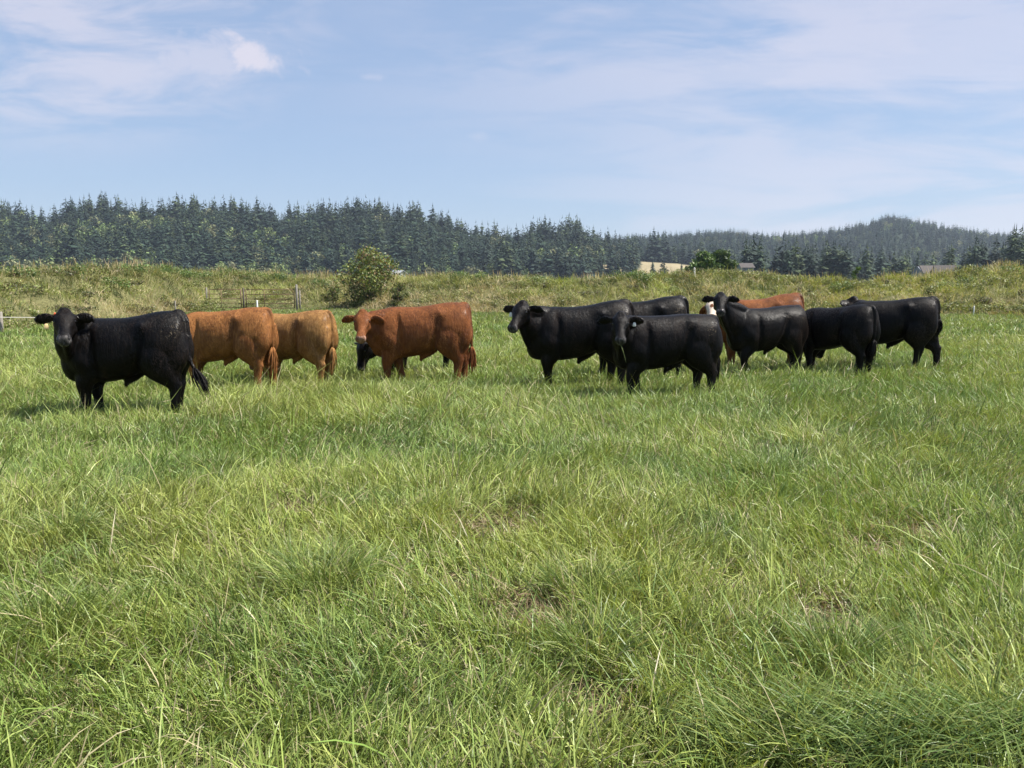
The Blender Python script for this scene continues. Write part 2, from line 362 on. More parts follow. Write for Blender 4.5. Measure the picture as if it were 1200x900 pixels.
def grass_field():
    acc = Acc()
    #        d0   d1   density   segs  width    len
    bands = [(2.2, 4.5, 5400, 4, .0058, 1.0), (4.5, 8, 3800, 3, .0066, 1.0), (8, 14, 2000, 2, .0088, 1.0), (14, 24, 850, 2, .0125, 1.0), (24, 40, 240, 2, .024, 1.0), (40, 64, 95, 1, .045, 1.0)]
    for d0, d1, dens, sg, wd, lm in bands:
        area = (d1 ** 2 - d0 ** 2) * (HALF + .6 / d1) ; n = int(area * dens)
        # blades come in clumps
        nc = n // 9; cx, cy_ = pick_dist(d0, d1, nc)
        k = rng.integers(0, nc, n); x = cx[k] + rng.normal(0, .035, n); y = cy_[k] + rng.normal(0, .035, n)
        caz = rng.uniform(-1.3, 1.3, nc)[k]; ch = rng.normal(0, .16, nc)[k]
        p = pxd(x, y); ok = y < np.interp(p, PX, DB) + 1.5
        x, y, caz, ch = x[ok], y[ok], caz[ok], ch[ok]; n = len(x)
        big, mid, sm, hgt, az, dead = field_props(x, y)
        tall = rng.random(n) < .045
        Ln = np.clip(.118 + .006 * y, .12, .185) * np.clip(hgt + ch, .3, 2) * rng.uniform(.65, 1.4, n) * np.where(tall, 1.9, 1)
        Ln = Ln * (1 - .6 * dead)
        edge = 1 - .45 * smooth(40, 60, y); Ln *= edge
        az = np.where(rng.random(n) < .35, rng.uniform(0, 6.28, n), az + caz + rng.normal(0, .8, n))
        lean = np.abs(rng.normal(.42, .34, n)) + .5 * dead; bend = rng.uniform(.2, 1.35, n)
        wds = wd * rng.uniform(.6, 1.5, n) * np.where(tall, 1.15, 1)
        c = colours(n, big, mid, sm, y)
        dd = (rng.random(n) < dead * 1.0)[:, None]
        c = np.where(dd, lerp(BROWN, STRAW, rng.random((n, 1)) ** 1.5 * .8), c)
        z = ground_z(x, y) - .01
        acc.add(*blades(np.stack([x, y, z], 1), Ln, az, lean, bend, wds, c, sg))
    # thatch of short dry stems between the blades, near the camera
    n = 60000; x, y = pick_dist(2.2, 12, n); big, mid, sm, hgt, az, dead = field_props(x, y)
    z = ground_z(x, y) + rng.uniform(0, .03, n)
    c = lerp(BROWN, STRAW, rng.random((n, 1))) * .9
    acc.add(*blades(np.stack([x, y, z], 1), rng.uniform(.04, .12, n), rng.uniform(0, 6.28, n), rng.uniform(.9, 1.5, n), rng.uniform(0, .4, n), .0028 * (1 + y / 8), c, 2))
    # dense coarse tussocks
    tuss = [(370, 700, .42, .30), (700, 790, .30, .26), (60, 640, .30, .26), (250, 560, .34, .24), (900, 560, .34, .24), (1120, 560, .3, .24), (690, 715, .28, .26), (30, 760, .26, .26), (1000, 800, .26, .28), (770, 480, .5, .24), (640, 600, .24, .24)]
    for px, py, rad, ln in tuss:
        D = CAMZ * F / (py - HOR); cx, cy_ = (px - 600) / F * D, D
        m = int(620 * (rad / .35) ** 2 * (1 if py > 520 else .7)); a = rng.uniform(0, 6.28, m); r = rad * np.sqrt(rng.random(m)) * .55
        x = cx + r * np.cos(a); y = cy_ + r * np.sin(a)
        c = lerp(lerp(GREEN, BLUE, .5) * .75, YEL, rng.random((m, 1)) ** 2 * .8) * rng.uniform(.7, 1.25, (m, 1))
        c = np.where(rng.random((m, 1)) < .06, STRAW * .9, c)
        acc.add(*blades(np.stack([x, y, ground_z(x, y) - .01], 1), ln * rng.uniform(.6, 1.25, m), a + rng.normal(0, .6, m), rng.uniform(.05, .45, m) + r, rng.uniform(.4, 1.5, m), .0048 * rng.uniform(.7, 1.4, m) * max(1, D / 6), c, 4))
    # long leaning blades lying across the lower right foreground
    for (x0, x1, y0, y1, m, a0, ln, dk) in [(.75, 2.1, 2.70, 3.02, 1500, 3.05, .30, .62), (.9, 2.2, 2.68, 2.95, 1100, .15, .30, .62), (.5, 2.0, 2.9, 3.5, 260, 2.2, .34, 1.0), (-.4, .9, 2.9, 4.4, 150, 2.4, .32, 1.1), (-2.2, 2.2, 2.7, 5.5, 300, 1.2, .28, 1.15)]:
        x = rng.uniform(x0, x1, m); y = rng.uniform(y0, y1, m); a = a0 + rng.normal(0, .45, m)
        c = lerp(lerp(GREEN, BLUE, .55), YEL, rng.random((m, 1)) ** 3) * rng.uniform(.7, 1.3, (m, 1)) * (dk * .5 + .5)
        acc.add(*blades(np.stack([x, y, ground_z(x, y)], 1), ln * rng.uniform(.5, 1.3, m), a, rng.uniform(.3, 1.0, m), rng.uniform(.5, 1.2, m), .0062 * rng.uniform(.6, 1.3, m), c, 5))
    o = link('grass', acc.mesh('grass', mat_leaf('grass_blade', .25, .26, .40))); tag(o, 'green pasture grass covering the whole field', 'grass', kind='stuff')
    print('grass verts', acc.n)
grass_field()

# ------------------------------------------------------------------ dike vegetation
OLIVE = np.array([.20, .215, .07]); LIME = np.array([.31, .345, .09]); DKG = np.array([.05, .08, .025]); RUST = np.array([.20, .13, .07]); HAY = np.array([.47, .39, .225])
def dike_colour(x, y, n):
    p = pxd(x, y); up = np.clip((y - np.interp(p, PX, DB)) / 9, 0, 1.3)
    a = fbm(x * .33, y * .33 + 3, 3); b = fbm(x * .7 + 30, y * .9, 2); r = rng.random((n, 1))
    c = np.tile(OLIVE * 1.15, (n, 1)) * (.8 + .5 * r)
    lime = smooth(.50, .68, a)[:, None]; c = lerp(c, LIME * (.8 + .4 * r), lime)
    # yellow-green swath right of centre
    sw = (smooth(860, 960, p) * (1 - smooth(1060, 1180, p)))[:, None]; c = lerp(c, np.array([.27, .29, .05]) * (.8 + .4 * r), sw * .75)
    lf = (1 - smooth(200, 330, p))[:, None]; upc = smooth(.45, .8, up)[:, None]
    c = lerp(c, np.array([.27, .33, .085]) * (.75 + .5 * r), lf * (1 - upc) * .6); c = lerp(c, np.array([.15, .155, .05]) * (.75 + .5 * r), lf * upc * .6)
    dk = smooth(.55, .66, b)[:, None]; c = lerp(c, DKG, dk * .8)
    hay = (smooth(.52, .66, fbm(x * .5 + 80, y * .6, 3)))[:, None] * .7
    low = ((1 - smooth(.18, .46, up)) * np.maximum(smooth(370, 420, p) * (1 - smooth(640, 700, p)), .9 * smooth(50, 90, p) * (1 - smooth(235, 250, p))))[:, None]
    gate = (smooth(215, 245, p) * (1 - smooth(330, 420, p)) * (1 - smooth(.05, .5, up)))[:, None]
    hay = np.clip(hay * (.6 + .5 * smooth(150, 500, p))[:, None] + .10 + low * 1.2, 0, 1)
    pick = rng.random((n, 1)) < hay * .6 + .06 + low * .35
    c = np.where(pick, HAY * (.6 + .6 * r), c)
    rust = ((1 - smooth(.0, .16, up)))[:, None] * (vnoise(x * .8, y)[:, None] > .45)
    c = np.where((rng.random((n, 1)) < rust * .55), lerp(RUST, HAY, .35) * (.7 + .6 * r), c)
    return c, p, up, a, b
def dike_grass():
    acc = Acc()
    for (n, d0, d1) in ((230000, 28, 76),):
        y = rng.uniform(d0, d1, n * 2); x = rng.uniform(-1, 1, n * 2) * (HALF + .03) * y
        p = pxd(x, y); db = np.interp(p, PX, DB); ok = (y > db - .4) & (y < db + 12.5) & (rng.random(len(y)) < y / 76)
        x, y = x[ok], y[ok]; n = len(x)
        c, p, up, a, b = dike_colour(x, y, n)
        clump = vnoise(x * 1.3, y * 1.3); big = fbm(x * .25 + 5, y * .25, 2)
        Ln = (.18 + .50 * clump + .35 * big) * rng.uniform(.5, 1.3, n) * (0.55 + .5 * np.clip(up * 3, 0, 1))
        gate = smooth(238, 250, p) * (1 - smooth(352, 362, p)) * (1 - smooth(.1, .5, up)); Ln *= 1 - .65 * gate
        mown = smooth(352, 362, p) * (1 - smooth(400, 430, p)) * (1 - smooth(.0, .2, up)); Ln *= 1 - .6 * mown
        az = rng.uniform(0, 6.28, n); az = np.where(rng.random(n) < .6, 2.5 + rng.normal(0, .8, n) + 9 * (clump - .5), az)
        acc.add(*blades(np.stack([x, y, ground_z(x, y) - .03], 1), Ln, az, np.abs(rng.normal(.45, .35, n)), rng.uniform(.3, 1.6, n), .030 * rng.uniform(.5, 1.5, n) * y / 50, c, 2))
    # seed heads standing above the crest
    n = 5200; p0 = rng.uniform(-60, 1260, n); db = np.interp(p0, PX, DB); y = db + rng.uniform(7, 11, n); x = (p0 - 600) / F * y
    keep = rng.random(n) < .03 + .9 * smooth(.55, .75, fbm(x * .5 + 12, y * .2, 2)) + .18 * (p0 < 210) + .15 * (p0 > 1030)
    x, y = x[keep], y[keep]; n = len(x); z = ground_z(x, y)
    Ln = rng.uniform(.55, 1.0, n); az = rng.uniform(0, 6.28, n); r = rng.random((n, 1))
    acc.add(*blades(np.stack([x, y, z], 1), Ln, az, rng.uniform(0, .2, n), rng.uniform(.05, .5, n), .011 * rng.uniform(.7, 1.3, n), HAY * (.8 + .4 * r), 3, tip=HAY * np.array([1.05, .95, .9]) * (.8 + .4 * r), wprof=lambda t: .6 if t < .6 else 2.6))
    o = link('tall_grass', acc.mesh('tall_grass', mat_leaf('tall_grass_blade', .3, .25, .55))); tag(o, 'tall mixed green and straw grass covering the raised bank', 'tall grass', kind='stuff')
dike_grass()
def leaf_cloud(centres, radii, n, size, cols, squash=.8, shell=.5):
    """n leaf quads spread through ellipsoidal lobes"""
    centres = np.asarray(centres, float); radii = np.asarray(radii, float)
    wgt = radii.prod(axis=1) ** (2 / 3) if radii.ndim == 2 else radii ** 2; wgt = wgt / wgt.sum()
    k = rng.choice(len(centres), n, p=wgt)
    d = rng.normal(size=(n, 3)); d /= np.linalg.norm(d, axis=1)[:, None]
    r = (shell + (1 - shell) * rng.random(n)) ** .7 * (1 + .12 * rng.normal(size=n))
    rr = radii[k] if radii.ndim == 2 else np.repeat(radii[k][:, None], 3, 1)
    P = centres[k] + d * r[:, None] * rr
    nrm = d * .6 + rng.normal(size=(n, 3)) * .7 + np.array([0, 0, .35]); nrm /= np.linalg.norm(nrm, axis=1)[:, None]
    u = np.cross(nrm, rng.normal(size=(n, 3))); u /= np.linalg.norm(u, axis=1)[:, None]; v = np.cross(nrm, u)
    s = size * rng.uniform(.55, 1.4, n)[:, None]
    V = np.stack([P - u * s * .5, P - v * s * .32 + u * s * .05, P + u * s * .6, P + v * s * .32 + u * s * .05], 1).reshape(-1, 3)
    q = (np.arange(n) * 4)[:, None] + np.arange(4)
    ci = cols[rng.integers(0, len(cols), n)] * rng.uniform(.7, 1.3, (n, 1)); lob = rng.uniform(.8, 1.2, (len(centres), 1))[k]
    c = np.repeat(ci * lob, 4, 0)
    return V, q, np.zeros((0, 3), int), c
LEAFM = mat_leaf('bush_leaf', .25, .35, .45)
BARK = mat_plain('bark', (.10, .08, .06), .9, .3, 12, .6)
def bush_mass(name, label, spots, cols, size=.09, dens=900):
    acc = Acc()
    for (px, up, r, hz) in spots:
        y = float(np.interp(px, PX, DB)) + up; x = (px - 600) / F * y; z = float(ground_z(x, y)); m = max(4, int(r * 6))
        cc = [(x + rng.normal(0, r * .5), y + rng.normal(0, r * .25), z + hz * rng.uniform(.25, .6)) for _ in range(m)]
        rad = [(r * rng.uniform(.3, .5), r * rng.uniform(.3, .5), hz * rng.uniform(.35, .55)) for _ in range(m)]
        acc.add(*leaf_cloud(cc, rad, int(dens * r * hz), size, cols, shell=.35))
    o = link(name, acc.mesh(name, LEAFM)); tag(o, label, 'brambles', kind='stuff')
BR1 = np.array([[.09, .16, .04], [.13, .20, .05], [.07, .12, .035], [.18, .22, .07]])
BR2 = np.array([[.17, .20, .055], [.22, .24, .07], [.11, .14, .045], [.17, .15, .07]])
bush_mass('bramble_thicket', 'leafy green bramble growth along the top of the bank', [(px, 9 + random.uniform(-.8, 1), random.uniform(.9, 1.5), random.uniform(.5, .85)) for px in (190, 205, 222, 240, 256, 270, 285, 300, 318)] + [(px, random.uniform(5.5, 9), random.uniform(.7, 1.4), random.uniform(.5, .8)) for px in (20, 75, 130, 160, 215, 233, 330, 345, 378, 520, 545, 560, 640, 655, 735, 750, 765, 795, 1110, 1130, 1150, 1175, 1195, 1210, 1060, 985)], BR1)
bush_mass('weed_thicket', 'dull olive weeds and low scrub scattered over the bank', [(random.uniform(-40, 1240), random.uniform(1, 8.5), random.uniform(.5, 1.3), random.uniform(.35, .65)) for _ in range(85)] + [(px, 8.6, 1.4, .7) for px in (845, 860, 875, 890, 905, 925, 1120, 1145, 1170)] + [(px, .8, 1.0, .55) for px in (640, 655, 700, 720, 1105, 1125, 1160, 1180, 1200)] + [(248, -1, .9, .9), (240, -3, 1.0, .8), (228, 0, 1.0, .9)], BR2)

BR3 = np.array([[.27, .31, .09], [.34, .36, .12], [.22, .26, .08], [.40, .36, .18], [.44, .37, .21]])
bush_mass('herb_growth', 'bright green leafy weeds in low mounds all over the bank', [(random.uniform(-40, 1240), random.uniform(.3, 9.0), random.uniform(.35, .9), random.uniform(.25, .5)) for _ in range(110)], BR3 * .85, .065, 1700)
bush_mass('dark_scrub', 'dark green and brown scrub pockets on the bank', [(random.uniform(-40, 1240), random.uniform(1.5, 9.5), random.uniform(.4, 1.1), random.uniform(.25, .5)) for _ in range(45)], np.array([[.07, .09, .03], [.10, .10, .04], [.13, .10, .06]]), .085, 1100)

# ------------------------------------------------------------------ trees
def tree_thing(name, px, D, base_z, height, width, cols, n, size, label, cat='tree', group=None, lobes=26, trunk_r=.12, low=.12, shape='round'):
    root = link(name, None); x = (px - 600) / F * D; root.location = (x, D, base_z); tag(root, label, cat, group)
    cc, rad = [], []
    for i in range(lobes):
        t = (i + .5) / lobes; h = low + (1 - low) * t
        prof = math.sin(math.pi * min(1, (.18 + .82 * (1 - h)) * .95)) ** .7 if shape == 'round' else (1 - h) ** .8 + .12
        a = rng.uniform(0, 6.28); r = width / 2 * prof * rng.uniform(.35, .85)
        cc.append((r * math.cos(a), r * math.sin(a), height * h * .93)); s = width * .5 * (.22 + .22 * prof) * rng.uniform(.75, 1.2); rad.append((s, s, s * .8))
    acc = Acc(); acc.add(*leaf_cloud(cc, rad, n, size, cols, shell=.25))
    link('crown', acc.mesh('crown', LEAFM), root)
    mb = MB(); mb.tube([(0, 0, -.3), (.05 * width * .2, 0, height * .3), (0, .05, height * .62), (.05, 0, height * .85)], [trunk_r, trunk_r * .75, trunk_r * .45, trunk_r * .12], 8, 3)
    for i in range(9):
        c = cc[(i * 7) % lobes]; z0 = c[2] * rng.uniform(.35, .65)
        mb.tube([(0, 0, z0), (c[0] * .5, c[1] * .5, lerp(z0, c[2], .6)), c], [trunk_r * .4, trunk_r * .25, trunk_r * .08], 5, 2)
    link('trunk', mb.mesh('trunk', BARK), root)
    return root
BUSHC = np.array([[.10, .14, .04], [.15, .19, .05], [.07, .10, .03], [.19, .13, .06], [.22, .24, .07]])
yb = float(np.interp(432, PX, DB)) - 3
def at_base(px, off): 
    y = float(np.interp(px, PX, DB)) + off; return y, float(ground_z((px - 600) / F * y, y))
y, z = at_base(433, 2.6); tree_thing('bushy_tree', 433, y, z, (346 - 283) / F * y + .1, 4.0, BUSHC, 4600, .17, 'big leafy bush with reddish top standing on the bank above the red bull', 'bush', lobes=34, trunk_r=.09, low=.05)
y, z = at_base(467, 1.8); tree_thing('shrub', 467, y, z, 1.35, 1.5, BUSHC * .6, 900, .13, 'small dark shrub at the right foot of the big leafy bush', 'shrub', lobes=10, trunk_r=.04, low=.05)
y, z = at_base(392, 2.5); tree_thing('shrub', 390, y, z, 1.5, 1.9, BUSHC * .8, 900, .13, 'low scrubby shrub left of the big leafy bush', 'shrub', lobes=12, trunk_r=.04, low=.05)
RND = np.array([[.05, .09, .02], [.08, .125, .03], [.035, .065, .018], [.10, .14, .035]])
tree_thing('round_tree', 819, 130, 0, 6.9, 4.3, RND * 1.35, 5500, .42, 'round dark green tree just beyond the bank, left one of two', 'tree', lobes=30, trunk_r=.2)
tree_thing('round_tree', 847, 134, 0, 7.5, 4.3, RND, 5500, .42, 'round dark green tree just beyond the bank, right one of two', 'tree', lobes=30, trunk_r=.2)
tree_thing('round_tree', 836, 131, 0, 5.0, 3.4, RND, 2500, .42, 'lower leafy tree filling the gap between the two round trees', 'tree', lobes=16, trunk_r=.14)
tree_thing('small_tree', 1001, 78, .0, 3.6, 1.0, RND * 1.3, 600, .2, 'small bright green sapling at the bank top left of the grey house', 'sapling', lobes=10, trunk_r=.05)

def conifer_mesh(seed, height, nb, whorls=14, dense=1.0, cols=None, trunk=False):
    """drooping sprays in whorls round a leader: one tree seen from hundreds of metres"""
    r = np.random.default_rng(seed); V = []; c = []
    asym = r.uniform(.8, 1.2, 8); wid = r.uniform(.16, .27) * height; low = r.uniform(.02, .14)
    gap = r.uniform(.3, .9)
    n = nb
    t = 1 - np.sqrt(r.random(n)) * (1 - .02); t = low + (1 - low) * t
    a = r.uniform(0, 6.28, n); prof = (1 - t) ** .66 * (1 + .25 * np.sin(t * 40 + seed)) * asym[(a / 6.2832 * 8).astype(int) % 8] + .02
    Lb = wid * prof * r.uniform(.65, 1.2, n) + .02 * height * (1 - t) 
    z = t * height; d = np.stack([np.cos(a), np.sin(a), np.zeros(n)], 1); sd = np.stack([-np.sin(a), np.cos(a), np.zeros(n)], 1)
    root = np.stack([np.zeros(n), np.zeros(n), z], 1) + d * (Lb * .1)[:, None]
    droop = Lb * r.uniform(.05, .55, n); w_ = (Lb * r.uniform(.35, .6, n) + .012 * height)
    tipp = root + d * Lb[:, None] - np.array([0, 0, 1.]) * droop[:, None]
    mid = root + d * (Lb * .55)[:, None] - np.array([0, 0, 1.]) * (droop * .25)[:, None]
    hang = np.array([0, 0, 1.]) * (w_ * r.uniform(.1, .5, n))[:, None]
    V = np.stack([root + np.array([0, 0, .012 * height]), mid - sd * (w_ / 2)[:, None] - hang, tipp, mid + sd * (w_ / 2)[:, None] - hang], 1).reshape(-1, 3)
    q = (np.arange(n) * 4)[:, None] + np.arange(4)
    # leader
    k = len(V); tp = np.array([[-.008 * height, 0, height * .9], [.008 * height, 0, height * .9], [0, 0, height * 1.03], [0, -.008 * height, height * .9], [0, .008 * height, height * .9], [0, 0, height * 1.03]])
    V = np.vstack([V, tp]); tri = np.array([[k, k + 1, k + 2], [k + 3, k + 4, k + 5]])
    base = cols[r.integers(0, len(cols))] * r.uniform(.65, 1.45)
    c = base * r.uniform(.6, 1.5, (n, 1)); c = np.vstack([np.repeat(c, 4, 0), np.tile(base, (6, 1))])
    return V, q, tri, c
def broadleaf_mesh(seed, height, n, cols):
    global rng
    keep = rng; rng = np.random.default_rng(seed)
    lob = 9; cc = []; rad = []
    for i in range(lob):
        a = rng.uniform(0, 6.28); h = rng.uniform(.3, .82); r = height * .26 * rng.uniform(.1, 1)
        cc.append((r * math.cos(a), r * math.sin(a), height * h)); rad.append(height * rng.uniform(.14, .24))
    out = leaf_cloud(cc, np.array(rad), n, height * .10, cols, shell=.55); rng = keep; return out
CONC = np.array([[.024, .040, .023], [.034, .050, .025], [.018, .031, .021], [.046, .063, .027], [.028, .042, .031]])
BRC = [np.array([[.19, .24, .085], [.15, .20, .07], [.23, .26, .11]]), np.array([[.14, .20, .07], [.17, .23, .085]]), np.array([[.22, .23, .12], [.19, .19, .10]])]
FM = mat_leaf('conifer_needles', .10, .15, .7)
protoN = [conifer_mesh(s, 1.0, 260, cols=CONC) for s in range(10)]
protoF = [conifer_mesh(30 + s, 1.0, 110, cols=CONC) for s in range(8)]
protoB = [broadleaf_mesh(60 + s, 1.0, 260, BRC[s % 3]) for s in range(6)]
meshN = [mesh_np('conifer', v, q, t, c, FM) for v, q, t, c in protoN]
meshF = [mesh_np('conifer', v, q, t, c, FM) for v, q, t, c in protoF]
meshB = [mesh_np('broadleaf_tree', v, q, t, c, FM) for v, q, t, c in protoB]
forest = []      # (x, y, z, h, type, proto, zone)
def broad_prob(x, y, p):
    return .6 * smooth(.50, .66, fbm(x * .012 + 4, y * .012, 3)) * smooth(980, 900, y) + .03 + .5 * smooth(730, 690, y) * (vnoise(x * .03, 1) > .5)
def scatter(y0, y1, p0, p1, step, hfun, zone, seed=0, pb=None):
    r = np.random.default_rng(seed); y = y0
    while y < y1:
        xs = np.arange((p0 - 600) / F * y, (p1 - 600) / F * y, step)
        xs = xs + r.uniform(-.45, .45, len(xs)) * step; ys = y + r.uniform(-.45, .45, len(xs)) * step
        p = pxd(xs, ys); z = ground_z(xs, ys); md = meadow(xs, ys)
        b = (pb(xs, ys, p) if pb else np.zeros(len(xs)) + .04)
        for i in range(len(xs)):
            if md[i] > .05: continue
            br = r.random() < b[i]; h = hfun(xs[i], ys[i], p[i], r)
            if h <= 0: continue
            if br: h *= .62
            forest.append((xs[i], ys[i], z[i] - .5, h, 'b' if br else 'c', int(r.integers(0, 100)), zone))
        y += step * (1.0 if y < 1040 else 1.35)
hl = lambda x, y, p, r: 31 * r.uniform(.55, 1.15) * float(.72 + .5 * vnoise(x * .03, y * .03)) * (0 if (p > 745 and y < 985) or (p > 690 and y < 770) else 1) * (1.12 if r.random() < .1 else 1)
scatter(690, 1030, -90, 860, 8.8, hl, 'left ridge', 1, broad_prob)
scatter(1150, 1900, 640, 1290, 14.0, lambda x, y, p, r: 21 * r.uniform(.65, 1.2), 'right hill', 2, lambda x, y, p: .25 * smooth(.5, .7, fbm(x * .008, y * .008, 2)))
def stand(p0, p1, d0, d1, n, h0, h1, seed, pb=.05, zone='stand'):
    r = np.random.default_rng(seed)
    for _ in range(n):
        y = r.uniform(d0, d1); x = (r.uniform(p0, p1) - 600) / F * y; br = r.random() < pb; h = r.uniform(h0, h1)
        forest.append((x, y, float(ground_z(x, y)) - .3, h * (.55 if br else 1), 'b' if br else 'c', int(r.integers(0, 100)), zone))
stand(868, 1000, 440, 540, 70, 22, 30, 11, .04, 'middle stand'); stand(1000, 1062, 470, 560, 32, 17, 27, 12, .15, 'middle stand'); stand(1030, 1120, 400, 520, 30, 9, 15, 13, .6, 'middle stand')
stand(1062, 1120, 560, 640, 20, 20, 26, 14, .1, 'middle stand'); stand(1105, 1260, 420, 560, 75, 22, 30, 15, .06, 'right stand'); stand(1176, 1192, 400, 430, 5, 30, 34, 16, 0, 'right stand')
stand(600, 700, 520, 640, 36, 9, 19, 17, .85, 'foot of ridge'); stand(700, 742, 560, 600, 5, 11, 15, 18, .8, 'foot of ridge')
stand(728, 745, 560, 600, 5, 15, 21, 19, 0, 'meadow edge'); stand(761, 784, 560, 620, 12, 15, 22, 20, .2, 'meadow edge'); stand(700, 730, 560, 600, 6, 15, 18, 29, .4, 'meadow edge'); stand(745, 760, 560, 600, 5, 10, 13, 28, .8, 'meadow edge'); stand(786, 820, 560, 600, 14, 19, 26, 21, .9, 'meadow edge')
stand(848, 870, 560, 650, 16, 16, 26, 22, .1, 'middle stand'); stand(250, 600, 600, 690, 60, 8, 15, 23, .8, 'foot of ridge'); stand(0, 250, 600, 690, 60, 9, 18, 24, .5, 'foot of ridge')
stand(815, 870, 980, 1150, 60, 22, 30, 25, .1, 'right hill')
# the 300 that show largest become things, the rest one mass
def sky_rank(f):
    x, y, z, h, k, s, zn = f; app = h / y * F; top = HOR - (z + h - CAMZ) / y * F; p = 600 + F * x / y
    if not (-10 < p < 1210): return -1
    if zn in ('middle stand', 'right stand', 'meadow edge', 'foot of ridge'):
        ref = 999
        return app * (.9 if zn != 'foot of ridge' else .62) + (6 if zn == 'meadow edge' else 0)
    if zn == 'left ridge':
        return app * .9 + (22 if top < np.interp(p, LPX, LTY) - .5 and y > 930 else 0)
    return app * .5 + (14 if top < np.interp(p, RPX, RTY) - 2 else 0)
order = sorted(range(len(forest)), key=lambda i: -sky_rank(forest[i])); solo = set(order[:300])
LBL = {('left ridge', 'c'): 'dark conifer showing on the skyline of the long left ridge', ('left ridge', 'b'): 'pale green broadleaf tree on the slope of the left ridge',
       ('right hill', 'c'): 'small bluish conifer on the skyline of the distant right hill', ('right hill', 'b'): 'pale broadleaf tree on the distant right hill',
       ('middle stand', 'c'): 'tall dark conifer in the stand between the tan meadow and the grey house', ('middle stand', 'b'): 'light green broadleaf tree among the conifers beside the grey house',
       ('right stand', 'c'): 'tall dark conifer in the stand at the right edge behind the bank', ('right stand', 'b'): 'broadleaf tree in the conifer stand at the right edge',
       ('meadow edge', 'c'): 'dark conifer standing before the tan meadow', ('meadow edge', 'b'): 'round grey green tree standing before the tan meadow',
       ('foot of ridge', 'c'): 'low conifer at the foot of the left ridge', ('foot of ridge', 'b'): 'round grey green broadleaf tree at the foot of the left ridge'}
acc = Acc()
for i, (x, y, z, h, k, s, zn) in enumerate(forest):
    a = (s * 2.399) % 6.283; wv = .85 + .3 * ((s * 7) % 10) / 10
    if i in solo:
        me = (meshB[s % 6] if k == 'b' else meshN[s % 10]); o = link('broadleaf_tree' if k == 'b' else 'conifer', me)
        o.location = (x, y, z); o.rotation_euler = (0, 0, a); o.scale = (h * wv, h * wv, h)
        tag(o, LBL[(zn, k)], 'tree', 'conifers of the ' + zn if k == 'c' else 'broadleaf trees of the ' + zn)
    else:
        near = y < 1100
        v, q, t, c = protoB[s % 6] if k == 'b' else (protoN[s % 10] if y < 700 else protoF[s % 8])
        R = np.array([[math.cos(a), math.sin(a), 0], [-math.sin(a), math.cos(a), 0], [0, 0, 1]])
        acc.add((v * np.array([wv, wv, 1]) * h) @ R + np.array([x, y, z]), q, t, c * (.6 + .8 * ((s * 13) % 17) / 17))
print('forest', len(forest), acc.n)
o = link('forest', acc.mesh('forest', FM)); tag(o, 'dense dark conifer forest covering the far hills', 'forest', kind='stuff')

# ------------------------------------------------------------------ far buildings
ROOF = mat_plain('weathered_roof', (.075, .065, .06), .9, .12, .8, .1); WALLG = mat_plain('grey_siding', (.16, .17, .20), .8, .12, .6, .1)
WALLW = mat_plain('white_siding', (.28, .30, .33), .7, .05, .5, .05); GLASS = mat_plain('dark_glass', (.03, .04, .05), .15, .1, 1, 0, 0, .6); ROOFW = mat_plain('pale_roof', (.07, .08, .09), .7, .06, .5, .05)
def house(px, D, z, wdt, dep, wall, roofh, rz, label, wm, rm, wins=3, hip=.0):
    root = link('house', None); root.location = ((px - 600) / F * D, D, z); root.rotation_euler = (0, 0, rz); tag(root, label, 'house')
    mb = MB(); mb.box((0, 0, wall / 2), (wdt, dep, wall)); 
    V = [(-wdt / 2, -dep / 2, wall), (-wdt / 2, dep / 2, wall), (-wdt / 2, 0, wall + roofh), (wdt / 2, -dep / 2, wall), (wdt / 2, dep / 2, wall), (wdt / 2, 0, wall + roofh)]
    mb.add(np.array(V) * np.array([.995, .995, 1]), [(0, 3, 5, 2), (1, 2, 5, 4)], [(0, 2, 1), (3, 4, 5)])
    link('wall', mb.mesh('wall', wm, False), root)
    mb = MB(); e = .5; th = .2
    for sg in (-1, 1):
        a = np.array([(-wdt / 2 - e, sg * (dep / 2 + e), wall - e * roofh / (dep / 2) + .05), (wdt / 2 + e, sg * (dep / 2 + e), wall - e * roofh / (dep / 2) + .05), (wdt / 2 + e - hip, sg * .0, wall + roofh + .12), (-wdt / 2 - e + hip, sg * .0, wall + roofh + .12)])
        mb.add(np.vstack([a, a + (0, 0, th)]), [(0, 1, 2, 3), (4, 5, 6, 7), (0, 1, 5, 4), (1, 2, 6, 5), (2, 3, 7, 6), (3, 0, 4, 7)])
    link('roof', mb.mesh('roof', rm, False), root)
    for i in range(wins):
        mb = MB(); mb.box((-wdt / 2 + wdt * (i + .5) / wins, -dep / 2 - .02, wall * .6), (wdt / wins * .4, .08, wall * .3)); link('window', mb.mesh('window', GLASS, False), root)
    return root
house(1082, 262, 1.3, 7.6, 6, 3.6, 2.6, .35, 'grey house with weathered hipped roof beyond the bank, left of the pair', WALLG, ROOF, 3, 1.2)
house(1102, 258, 2.1, 5.6, 5, 3.6, 1.8, -.3, 'lower grey outbuilding joined at the right of the grey house', WALLG, ROOF, 2, .4)
house(871, 420, 8.0, 6.5, 5, 2.6, 1.8, .2, 'grey roofed house between the round trees and the conifers', WALLG, ROOF, 2)
house(468, 330, 3.7, 4.2, 4, 2.6, 1.0, -.6, 'small white building beyond the bank beside the big bush', WALLW, WALLW, 1)

